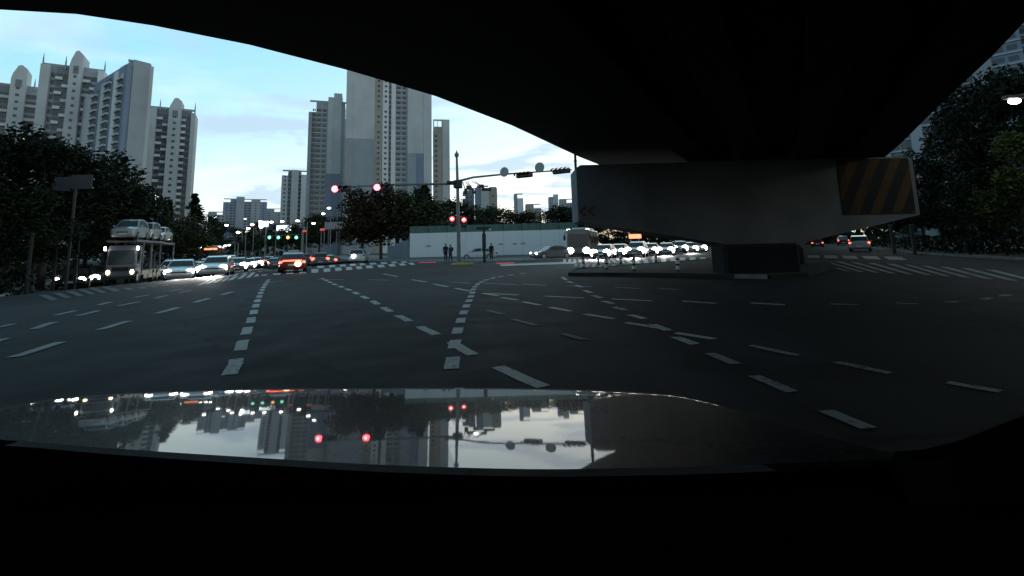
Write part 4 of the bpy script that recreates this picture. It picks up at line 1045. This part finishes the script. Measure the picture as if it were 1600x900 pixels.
# ---- car carrier truck
TP = onroad(199, 36, 440)
tr = thing('car_carrier', 'car carrier truck with grey cab and open loading frame', 'truck', TP, HA+R(-2)); tr.scale = (.8, .78, 1.08)
b = MB()
pr = [(2.2, .55), (2.25, 1.3), (2.05, 2.35), (1.75, 2.62), (.55, 2.62), (.4, 2.45), (.4, .55)]
n = len(pr); hw = 1.08
b.add([(x, -hw, z) for x, z in pr]+[(x, hw, z) for x, z in pr], [tuple(range(n)), tuple(range(2*n-1, n-1, -1))]+[(i, n+i, n+(i+1) % n, (i+1) % n) for i in range(n)])
o = b.build('cab', M['truck'], tr); bm = bmesh.new(); bm.from_mesh(o.data); bmesh.ops.recalc_face_normals(bm, faces=bm.faces); bmesh.ops.bevel(bm, geom=[e for e in bm.edges], offset=.05, segments=1, affect='EDGES'); bm.to_mesh(o.data); bm.free()
MB().add([(2.262, -.98, 1.36), (2.262, .98, 1.36), (2.075, .92, 2.30), (2.075, -.92, 2.30)], [(0, 1, 2, 3)]).build('windscreen', M['glass'], tr)
for s in (1, -1):
    MB().box(.85, 1.75, s*1.085, s*1.10, 1.40, 2.25).build('side_window', M['glass'], tr)
    d_ = MB().box(.75, 1.9, s*1.07, s*1.088, .75, 1.36).build('door', M['truck'], tr); MB().box(.85, 1.05, s*1.088, s*1.11, 1.22, 1.27).build('handle', M['dark_metal'], d_)
    MB().ball((2.24, s*.88, .88), .05, .16, .16).build('headlight', M['head_warm'], tr, True)
    MB().tube([(2.05, s*1.08, 2.2), (2.3, s*1.3, 2.25), (2.3, s*1.32, 1.6)], .025, 6).bev(2.24, 2.36, s*1.32-.1, s*1.32+.1, 1.6, 2.1, .03).build('mirror', M['black'], tr)
    for x in (1.55, -3.6, -5.0):
        w = MB().cyl((x, s*.98, .46), (0, 1, 0), .46, .3, 18).build('wheel', M['rubber'], tr); MB().cyl((x, s*1.14, .46), (0, 1, 0), .26, .03, 14).build('rim', M['rim'], w)
    for x in (.1, -2.5, -5.9): MB().box(x-.06, x+.06, s*1.06-.06, s*1.06+.06, .6, 2.86).build('post', M['metal'], tr)
    MB().box(-7.0, 2.3, s*1.08-.07, s*1.08+.07, 2.84, 2.99).build('deck_rail', M['metal'], tr)
    MB().box(-6.9, .2, s*1.05-.05, s*1.05+.05, .62, .9).build('chassis_rail', M['cream'], tr)
    for i in range(4): MB().box(-6.4+1.6*i, -5.2+1.6*i, s*1.10, s*1.13, .35, .62).build('side_guard', M['cream'], tr)
    MB().ball((2.3, s*1.2, 2.42), .06, .10, .13).build('marker_light', M['head'], tr, True)
MB().box(2.2, 2.30, -1.05, 1.05, .42, .62).build('bumper', M['dark_metal'], tr)
MB().box(2.245, 2.275, -.6, .6, .95, 1.2).build('grille', M['black'], tr)
for i in range(9): MB().box(-6.8+i*1.0, -6.4+i*1.0, -1.0, 1.0, 2.86, 2.93).build('deck_plank', M['metal'], tr)
def ontruck(x, z, yaw=0):
    m = Matrix.Rotation(HA+R(-2), 4, 'Z'); v = m @ Vector((x*.8, 0, z*1.08)); return (TP[0]+v.x, TP[1]+v.y, TP[2]+v.z)
GT = 'cars carried on the truck'
c = car('silver car on upper deck over the truck cab, front facing out', ontruck(.2, 2.97), HA+R(-2), 'suv', 'silver_car', 'none', group=GT)
c = car('silver car on the upper deck middle, half hidden by the front car', ontruck(-4.6, 2.97), HA+R(-2), 'suv', 'silver_car', 'none', group=GT)
c = car('white car lashed at the tail of the carrier upper deck', ontruck(-6.3, 3.02), HA+R(-2), 'sedan', 'white_car', 'none', group=GT)
c.location = Vector(ontruck(-9.4, 2.97))
for o in C.objects:
    if o.get('group') == GT: o.scale = (.82, .80, .95)

MB().box(-11.8, -7.0, -1.1, 1.1, 2.80, 2.94).build('tail_deck', M['metal'], tr)
for s in (1, -1): MB().box(-11.6, -11.45, s*1.06-.06, s*1.06+.06, .6, 2.8).build('post', M['metal'], tr)
MB().box(-11.8, -6.9, -1.05, 1.05, .7, .85).build('lower_deck', M['cream'], tr)
for s in (1, -1): MB().cyl((-9.0, s*.98, .46), (0, 1, 0), .46, .3, 18).build('wheel', M['rubber'], tr)

# ================================================================== SIGNALS, POLES, LAMPS
def signal_head(label, loc, rz, lit=None, n=4, s=.62, group=None):
    t = thing('traffic_signal', label, 'traffic signal', loc, rz, group)
    MB().bev(-n*s/2, n*s/2, .03, .32, -s/2, s/2, .05).build('housing', M['black'], t)
    for i in range(n):
        x = -n*s/2+s*(i+.5)
        if lit == i:
            ln = MB().ball((x, 0, 0), .30, .16, .30, nu=16, nv=10).build('lens', M['red'], t, True)
            MB().ball((x, -.08, 0), .17, .10, .17).build('lens_core', M['red_core'], ln, True)
        else: MB().ball((x, .03, 0), .21, .05, .21, nu=12).build('lens', M['glass'], t, True)
        v = MB(); k = 8
        for a in range(k):
            t0, t1 = PI*a/k, PI*(a+1)/k
            v.add([(x+.28*math.cos(t0), .03, .28*math.sin(t0)), (x+.28*math.cos(t1), .03, .28*math.sin(t1)), (x+.27*math.cos(t1), -.28, .27*math.sin(t1)), (x+.27*math.cos(t0), -.28, .27*math.sin(t0))], [(0, 1, 2, 3)])
        if lit != i: v.build('visor', M['black'], t)
    return t
DP = 44.0; pb = Vector(place(717, 413, DP)); 
mp = thing('mast_pole', 'tall grey signal mast with long arms and ball finial at the corner', 'signal mast', pb)
zt_ = hgt(713, 243, DP); za = hgt(716, 286, DP)
MB().tube([(0, 0, 0), (0, 0, 2), (-.05, 0, za), (-.1, 0, zt_)], [.20, .17, .14, .10], 12).build('pole', M['metal'], mp)
MB().ball((-.1, 0, zt_+.05), .22, .22, .26).tube([(-.1, 0, zt_+.2), (-.1, 0, zt_+.5)], [.12, .02], 8).build('finial', M['metal'], mp)
MB().bev(-.35, .35, -.35, .35, -.02, .18, .05).build('base_plate', M['metal'], mp)
aL = at_depth(515, 293, DP)-pb; aR = at_depth(893, 265, 38.5)-pb
a0 = at_depth(716, 287, DP)-pb; a1 = at_depth(716, 283, DP)-pb
MB().tube([a0, a0.lerp(aL, .5)+Vector((0, 0, .08)), aL], [.12, .09, .06], 8).build('arm', M['metal'], mp)
MB().tube([a1, at_depth(740, 277, 43.3)-pb, at_depth(790, 272, 41.6)-pb, aR], [.12, .10, .08, .05], 8).build('arm', M['metal'], mp)
MB().bev(-.4, .4, -.35, .2, za-.5, za+.25, .08).build('arm_joint', M['dark_metal'], mp)
for (px, py, w, h) in ((735, 293, .75, .35), (752, 291, .5, .3), (760, 296, .9, .25), (741, 300, .4, .3), (705, 285, .8, .25), (728, 299, .3, .5)):
    p = at_depth(px, py, 43.6)-pb; b = MB(); b.bev(p.x-w/2, p.x+w/2, p.y-.2, p.y+.2, p.z-h/2, p.z+h/2, .05)
    b.tube([(p.x, p.y, p.z), (p.x*.6, p.y*.6, a1.z-.1)], .035, 6); b.build('camera_box', M['dark_metal'], mp)
p = at_depth(741, 291, 43.2)-pb; MB().ball(tuple(p), .2, .12, .14).build('floodlight', M['lamp'], mp, True)
GS = 'signal heads on the mast arms'
p = at_depth(533, 295, DP-.3); signal_head('red lit signal head at the left tip of the mast arm', p, R(0), 0, 3, .58, GS)
p = at_depth(599, 292.5, DP-.3); signal_head('red lit signal head nearer to the mast, before brownish trees', p, R(0), 0, 3, .58, GS)
d = (aR-a1); ry = math.atan2(d.y, d.x)
p = at_depth(818, 272, 40.7); signal_head('dark unlit signal head between the two round signs', p-Vector((0, 0, .1)), ry, None, 4, .38, GS)
p = at_depth(876, 265.5, 39); signal_head('dark unlit signal head at the right end of arm near the pier', p-Vector((0, 0, .1)), ry, None, 4, .38, GS)
for px, py, D, r, lab in ((789, 269, 41.5, .40, 'round grey sign on the mast arm, left one nearer the pole'), (844, 262, 40, .41, 'round grey sign on the mast arm between two dark signal heads')):
    t = thing('round_sign', lab, 'road sign', at_depth(px, py, D), ry, 'round signs on the mast arm')
    MB().cyl((0, -.14, 0), (0, 1, 0), r, .03, 28).build('disc', M['disc'], t); MB().cyl((0, -.12, 0), (0, 1, 0), r+.03, .02, 28).build('rim', M['metal'], t)
    MB().box(-.04, .04, -.12, .0, -r*.7, r*.7).build('bracket', M['dark_metal'], t)
def ped_signal(label, p, s=1.0):
    t = thing('pedestrian_signal', label, 'pedestrian signal', p, 0, 'pedestrian signals')
    MB().bev(-.24, .24, 0, .28, -.62, .34, .04).build('housing', M['black'], t)
    l = MB().ball((0, -.02, .06), .24, .08, .24).build('lens', M['red_dim'], t, True); MB().ball((0, -.06, .06), .13, .06, .13).build('lens_core', M['red_core'], l, True)
    MB().ball((0, .0, -.40), .16, .03, .14).build('lens', M['glass'], t, True)
    MB().box(-.26, .26, -.2, .02, .34, .37).build('visor', M['black'], t); MB().box(-.03, .03, .1, .2, -.95, -.6).build('bracket', M['dark_metal'], t)
ped_signal('red pedestrian signal on the left of the mast pole', at_depth(706.5, 343, DP-.4)); ped_signal('red pedestrian signal on the right of the mast pole', at_depth(725, 344.5, DP-.4))
p0 = Vector(place(757, 410, 47))
t = thing('camera_pole', 'short dark pole with a box and small floodlight beside the standing person', 'pole', p0)
zc = hgt(757, 357, 47)
MB().tube([(0, 0, 0), (0, 0, 1.1), (0, 0, zc)], [.16, .13, .12], 10).build('pole', M['dark_metal'], t); MB().bev(-.18, .18, -.2, .15, zc-1.9, zc-.5, .04).build('control_box', M['dark_metal'], t)
MB().bev(-.75, .65, -.1, .1, zc-.1, zc+.15, .04).build('crossbar', M['dark_metal'], t); MB().ball((.6, -.15, zc-.12), .14, .1, .1).build('floodlight', M['plate'], t, True)
t = thing('kerb_block', 'yellow painted concrete block at the foot of the signal mast', 'kerb block', G(723, 414.5)+Vector((0, 0, .0)))
MB().bev(-.95, .95, -.15, .15, 0, .20, .04).build('block', M['paint_yellow'], t)
for px, py, w, lab in ((668, 410.5, 1.9, 'glowing red crossing strip in the ground left of the mast'), (790, 411.5, 1.6, 'glowing red crossing strip in the ground right of the mast')):
    t = thing('ground_light', lab, 'ground light', G(px, py)+Vector((0, 0, .006)), R(-4), 'red ground strips for pedestrians')
    MB().box(-w/2-.08, w/2+.08, -.20, .20, 0, .015).build('frame', M['dark_metal'], t); MB().box(-w/2, w/2, -.15, .15, .015, .022).build('light_strip', M['red_dim'], t)

def lamp_post(label, px, py, D, group, h=None, glow='lamp', arm_dir=1, r=.32, light=0):
    p = at_depth(px, py, D); z0 = gz(p.x, p.y); H = p.z-z0
    t = thing('street_lamp', label, 'street lamp', (p.x-arm_dir*1.6, p.y, z0), 0, group)
    MB().tube([(0, 0, 0), (0, 0, H*.6), (0, 0, H+.25), (arm_dir*.5, 0, H+.45), (arm_dir*1.25, 0, H+.28)], [.11, .09, .07, .05, .04], 8).build('post', M['metal'], t)
    MB().bev(arm_dir*1.6-.45, arm_dir*1.6+.45, -.18, .18, H+.1, H+.26, .05).build('lamp_head', M['dark_metal'], t)
    MB().ball((arm_dir*1.6, 0, H), r*1.15, r*.8, r*.62).build('glowing_lens', M[glow], t, True)
    if light:
        l = bpy.data.lights.new('lamp_light', 'POINT'); l.energy = light; l.color = (1, .92, .76); l.shadow_soft_size = .25
        lo = bpy.data.objects.new('lamp_light', l); C.objects.link(lo); lo.parent = t; lo.location = (arm_dir*1.6, 0, H-.35)
    return t
lamp_post('lit street lamp glaring before the dark trees on right', 1585, 158, 21.5, None, arm_dir=-1, r=.23, light=90)
GLP = 'lit street lamps along the road ahead'
labs = {(505, 334): 'lit street lamp, highest one right of the far road', (514, 325): 'lit street lamp right above its lower neighbour, below the left red signal', (335, 339): 'lit street lamp among left trees, highest on the left side', (354, 352): 'lit street lamp left of the distant blue blocks foot'}
for px, py, D in ((505, 334, 100), (514, 325, 90), (335, 339, 98), (354, 352, 118), (388, 357, 140), (394, 351, 135), (386, 362, 165), (372, 363, 165), (378, 364, 180), (393, 367, 190), (408, 355, 150), (441, 346, 135), (465, 345, 128), (490, 349, 118), (424, 347, 150), (407, 346, 140), (352, 384, 80), (358, 383, 84), (448, 361, 160), (453, 357, 165)):
    lamp_post(labs.get((px, py), 'small distant lit street lamp over the road ahead'), px, py, D, GLP, arm_dir=random.choice((-1, 1)), r=.0034*D if D > 85 else .22)
# lit signs and gantry far along the road ahead
def board(label, px0, px1, py0, py1, D, m, name='sign', cat='sign', pole=True, group=None):
    a = at_depth(px0, py1, D); c = at_depth(px1, py0, D); w = c.x-a.x; h = c.z-a.z
    t = thing(name, label, cat, (a.x, a.y, gz(a.x, a.y)), 0, group); zb = a.z-gz(a.x, a.y)
    MB().bev(0, w, -.06, .12, zb, zb+h, .03).build('sign_case', M['dark_metal'], t)
    MB().box(.05, w-.05, -.08, -.055, zb+.05, zb+h-.05).build('sign_face', M[m], t)
    if pole:
        for x in (w*.2, w*.8): MB().tube([(x, .2, -.2), (x, .2, zb+h*.8)], .09, 8).build('post', M['metal'], t)
    return t
board('big white lit signboard over the far road', 431, 456, 351.5, 361, 140, 'sign_lit'); board('white lit signboard left of the big one over far road', 404, 420, 345, 355, 150, 'sign_lit')
board('pale pinkish direction sign board in front of the brownish trees', 507, 536, 346, 359, 82, 'sign_grey', 'road_sign', 'road sign')
board('red glowing lamp board above the far road', 472, 480, 359, 363, 110, 'lamp_board_red'); board('red lamp board under the pale direction board', 500, 508, 356.5, 361, 105, 'lamp_board_red')  # red lamps, modelled as small glowing boards
board('tall narrow white lit banner sign at foot of narrow grey tower', 241, 249, 302, 324, 62, 'sign_lit', 'banner_sign')
board('orange lit letter sign above the queue under the overpass', 982, 1002, 365, 373.5, 60, 'led')
# far signals over the road ahead
ga = at_depth(410, 369, 100); gb = at_depth(472, 366, 100)
t = thing('signal_gantry', 'slim far gantry carrying green signals over the road ahead', 'gantry', (gb.x, gb.y, 0))
MB().tube([(0, 0, -.2), (0, 0, gb.z+.6)], .12, 8).build('post', M['metal'], t); MB().tube([(0, 0, gb.z), (ga.x-gb.x, 0, ga.z)], .07, 6).build('arm', M['metal'], t)
for px, m, lab in ((421, 'green', 'green far signal at the left end of the gantry'), (435, 'green', 'green far signal second from the left of the gantry'), (450, 'amber', 'amber far signal on the gantry'), (463, 'green', 'green far signal at the right end of the gantry')):
    t = thing('traffic_signal', lab, 'traffic signal', at_depth(px, 371, 99.7), 0, 'far signals on the gantry')
    MB().bev(-.6, .6, 0, .25, -.32, .32, .05).build('housing', M['black'], t); MB().ball((0, -.02, 0), .34, .08, .34).build('lens', M[m], t, True)
# road sign seen from behind on the left
a = at_depth(86, 298, 30); c = at_depth(142, 272, 30); zc = (a.z+c.z)/2; w = c.x-a.x
t = thing('road_sign', 'back of a two panel road sign among the dark left trees', 'road sign', (a.x, a.y, gz(a.x, a.y)), R(4)); zz = gz(a.x, a.y); h = .82
for i, (x0, x1) in enumerate(((0, w*.40), (w*.42, w))):
    MB().bev(x0, x1, -.03, .03, zc-zz-h/2-.12+.1*i, zc-zz+h/2-.05+.12*i, .015).build('panel', M['sign_back'], t)
MB().box(-.1, w+.05, .03, .1, zc-zz-h/2+.02, zc-zz-h/2+.12).box(-.1, w+.05, .03, .1, zc-zz+.15, zc-zz+.25).build('rail', M['metal'], t)
MB().tube([(w*.5, .15, -.3), (w*.5, .15, zc-zz+h/2)], .09, 10).build('post', M['dark_metal'], t)
for px, pt_, pb_, D, lab in ((43, 366, 436, 27, 'pale slim post at the left pavement, nearer the picture edge'), (118, 362, 428, 32, 'pale slim post at left pavement, right beside the kerb sedan'), (84, 388, 432, 30, 'pale short post between two taller pavement posts')):
    p = at_depth(px, pb_, D); z0 = gz(p.x, p.y); zt2 = hgt(px, pt_, D)
    t = thing('post', lab, 'post', (p.x, p.y, z0), 0, 'pale posts on the left pavement'); MB().tube([(0, 0, 0), (0, 0, zt2-z0)], [.09, .07], 8).build('shaft', M['post_dim'], t); MB().ball((0, 0, zt2-z0), .10, .10, .07).build('cap', M['post_dim'], t, True)
for px, pt_, pb_, D, lab in ((1396, 352, 384, 40, 'pale cabinet post beyond the right crossing, near pier cap end'), (1428, 352, 386, 38, 'pale upright board on right pavement under the trees')):
    p = at_depth(px, pb_, D); zt2 = hgt(px, pt_, D)
    t = thing('post', lab, 'post', (p.x, p.y, 0), 0, 'pale posts on the right pavement'); MB().bev(-.12, .12, -.08, .08, 0, zt2, .02).build('shaft', M['sign_back'], t); MB().bev(-.16, .16, -.11, .11, zt2, zt2+.06, .02).build('cap', M['metal'], t)
# striped flexible bollards round the island
bl = thing('bollard', 'black bollard with two white bands in front of the pier, right of the others', 'bollard', (0, 0, 0), 0, 'banded bollards round the traffic island')
MB().tube([(0, 0, .04), (0, 0, .12), (0, 0, .66), (0, 0, .72)], [.10, .075, .07, .05], 12).build('post', M['black'], bl); MB().cyl((0, 0, .02), (0, 0, 1), .16, .05, 14).build('base', M['black'], bl)
for z in (.28, .54): MB().cyl((0, 0, z), (0, 0, 1), .094, .16, 12).build('band', M['band'], bl)
index_kids(bl)
for i, (px, py, lab) in enumerate(((1137, 430, None), (1060, 428, 'banded bollard standing second from the pier column'), (991, 427, 'banded bollard standing third from the pier column'), (948, 424, 'banded bollard standing fourth from the pier column'), (912, 422, 'banded bollard at the left end of the bollard row'), (970, 413, 'banded bollard in the back row under the orange sign'), (1025, 411, 'banded bollard in the back row before the grey sedan'), (935, 414, 'banded bollard in the back row beside the bus'))):
    p = G(px, py)
    if lab is None: bl.location = p
    else: dup(bl, p, 0, lab)

# ================================================================== PEOPLE
def person(label, loc, rz, H=1.72, top='cloth_dark', legs='cloth_black', stride=.10, bag=False, group=None):
    t = thing('person', label, 'person', loc, rz, group)
    k = H/1.72; V = []; E = []; Rr = []
    def v(x, y, z, r): V.append((x*k, y*k, z*k)); Rr.append(r*k*(1.22 if r > .035 and z < 1.48 else 1.05)); return len(V)-1
    def e(*ids):
        for a_, b_ in zip(ids, ids[1:]): E.append((a_, b_))
    pel = v(0, 0, .93, .145); wa = v(0, .01, 1.08, .13); ch = v(0, .0, 1.28, .155); sh = v(0, -.01, 1.42, .11); nk = v(0, -.01, 1.50, .055); he0 = v(0, .01, 1.57, .075); he = v(0, .015, 1.635, .088); he1 = v(0, .01, 1.69, .06)
    e(pel, wa, ch, sh, nk, he0, he, he1)
    nose = v(0, .105, 1.61, .012); e(he, nose)
    for s in (1, -1):
        ear = v(s*.085, .0, 1.62, .012); e(he, ear)
        hp = v(s*.09, 0, .88, .10); kn = v(s*.10, .03+s*stride*.4, .48, .062); an = v(s*.10, s*stride-.02, .09, .042); to = v(s*.11, s*stride+.13, .035, .036); e(pel, hp, kn, an, to)
        so_ = v(s*.185, -.01, 1.39, .062); el = v(s*.235, -.03-s*stride*.3, 1.12, .044); wr = v(s*.24, .05-s*stride*.6, .88, .030); pm = v(s*.235, .07-s*stride*.6, .80, .033); e(sh, so_, el, wr, pm)
        for f, (dx, l) in enumerate(((-.026, .07), (-.009, .085), (.009, .08), (.026, .062))):
            f1 = v(s*.235, .07-s*stride*.6+dx, .80-l*.55, .0095); f2 = v(s*.228, .078-s*stride*.6+dx, .80-l, .0085); e(pm, f1, f2)
        th = v(s*.215, .115-s*stride*.6, .795, .010); th2 = v(s*.205, .125-s*stride*.6, .765, .009); e(pm, th, th2)
    me = bpy.data.meshes.new('body'); me.from_pydata(V, E, []); o = link('body', me, t)
    sk = o.modifiers.new('skin', 'SKIN'); sk.use_smooth_shade = True
    for i, r in enumerate(Rr): me.skin_vertices[0].data[i].radius = (r, r*(.72 if i in (pel, wa, ch, sh) else 1))
    me.skin_vertices[0].data[pel].use_root = True
    o.modifiers.new('sub', 'SUBSURF').levels = 1; o.modifiers['sub'].render_levels = 1
    dg = bpy.context.evaluated_depsgraph_get(); m2 = bpy.data.meshes.new_from_object(o.evaluated_get(dg)); o.modifiers.clear(); o.data = m2
    m2.materials.clear()
    for mm in (legs, top, 'skin', 'black'): m2.materials.append(M[mm])
    for p_ in m2.polygons:
        z = p_.center.z/k; x = abs(p_.center.x)/k
        p_.material_index = 3 if z < .10 else 2 if z > 1.47 or (x > .19 and z < .90) else 1 if z > .95 or (x > .17 and z > .9) else 0
        p_.use_smooth = True
    MB().ball((0, -.012*k, 1.675*k), .098*k, .108*k, .085*k).build('hair', M['hair'], t, True)
    for s in (1, -1): MB().ball((s*.034*k, .083*k, 1.645*k), .012*k, .008*k, .008*k, nu=6, nv=4).build('eye', M['black'], t)
    MB().ball((0, .08*k, 1.575*k), .026*k, .012*k, .008*k, nu=6, nv=4).build('mouth', M['chev'], t)
    if bag: MB().bev(-.15, .15, -.30, -.14, 1.02, 1.42, .05).build('backpack', M['cloth_black'], t)
    return t
GP = 'pedestrians waiting at the corner'
def onpav(px, D): p = place(px, 408, D); return (p[0], p[1], .13)
person('person in dark clothes standing upright, left of the waiting pair', onpav(696.5, 48.5), R(200), 1.76, 'cloth_dark', 'cloth_black', .06, group=GP)
person('person in dark jacket with backpack at the right of the waiting pair', onpav(704, 49.5), R(140), 1.66, 'cloth_grey', 'cloth_black', .12, True, group=GP)
person('person in black standing alone before the white sedan', onpav(768, 50), R(170), 1.70, 'cloth_black', 'cloth_grey', .10, group=GP)
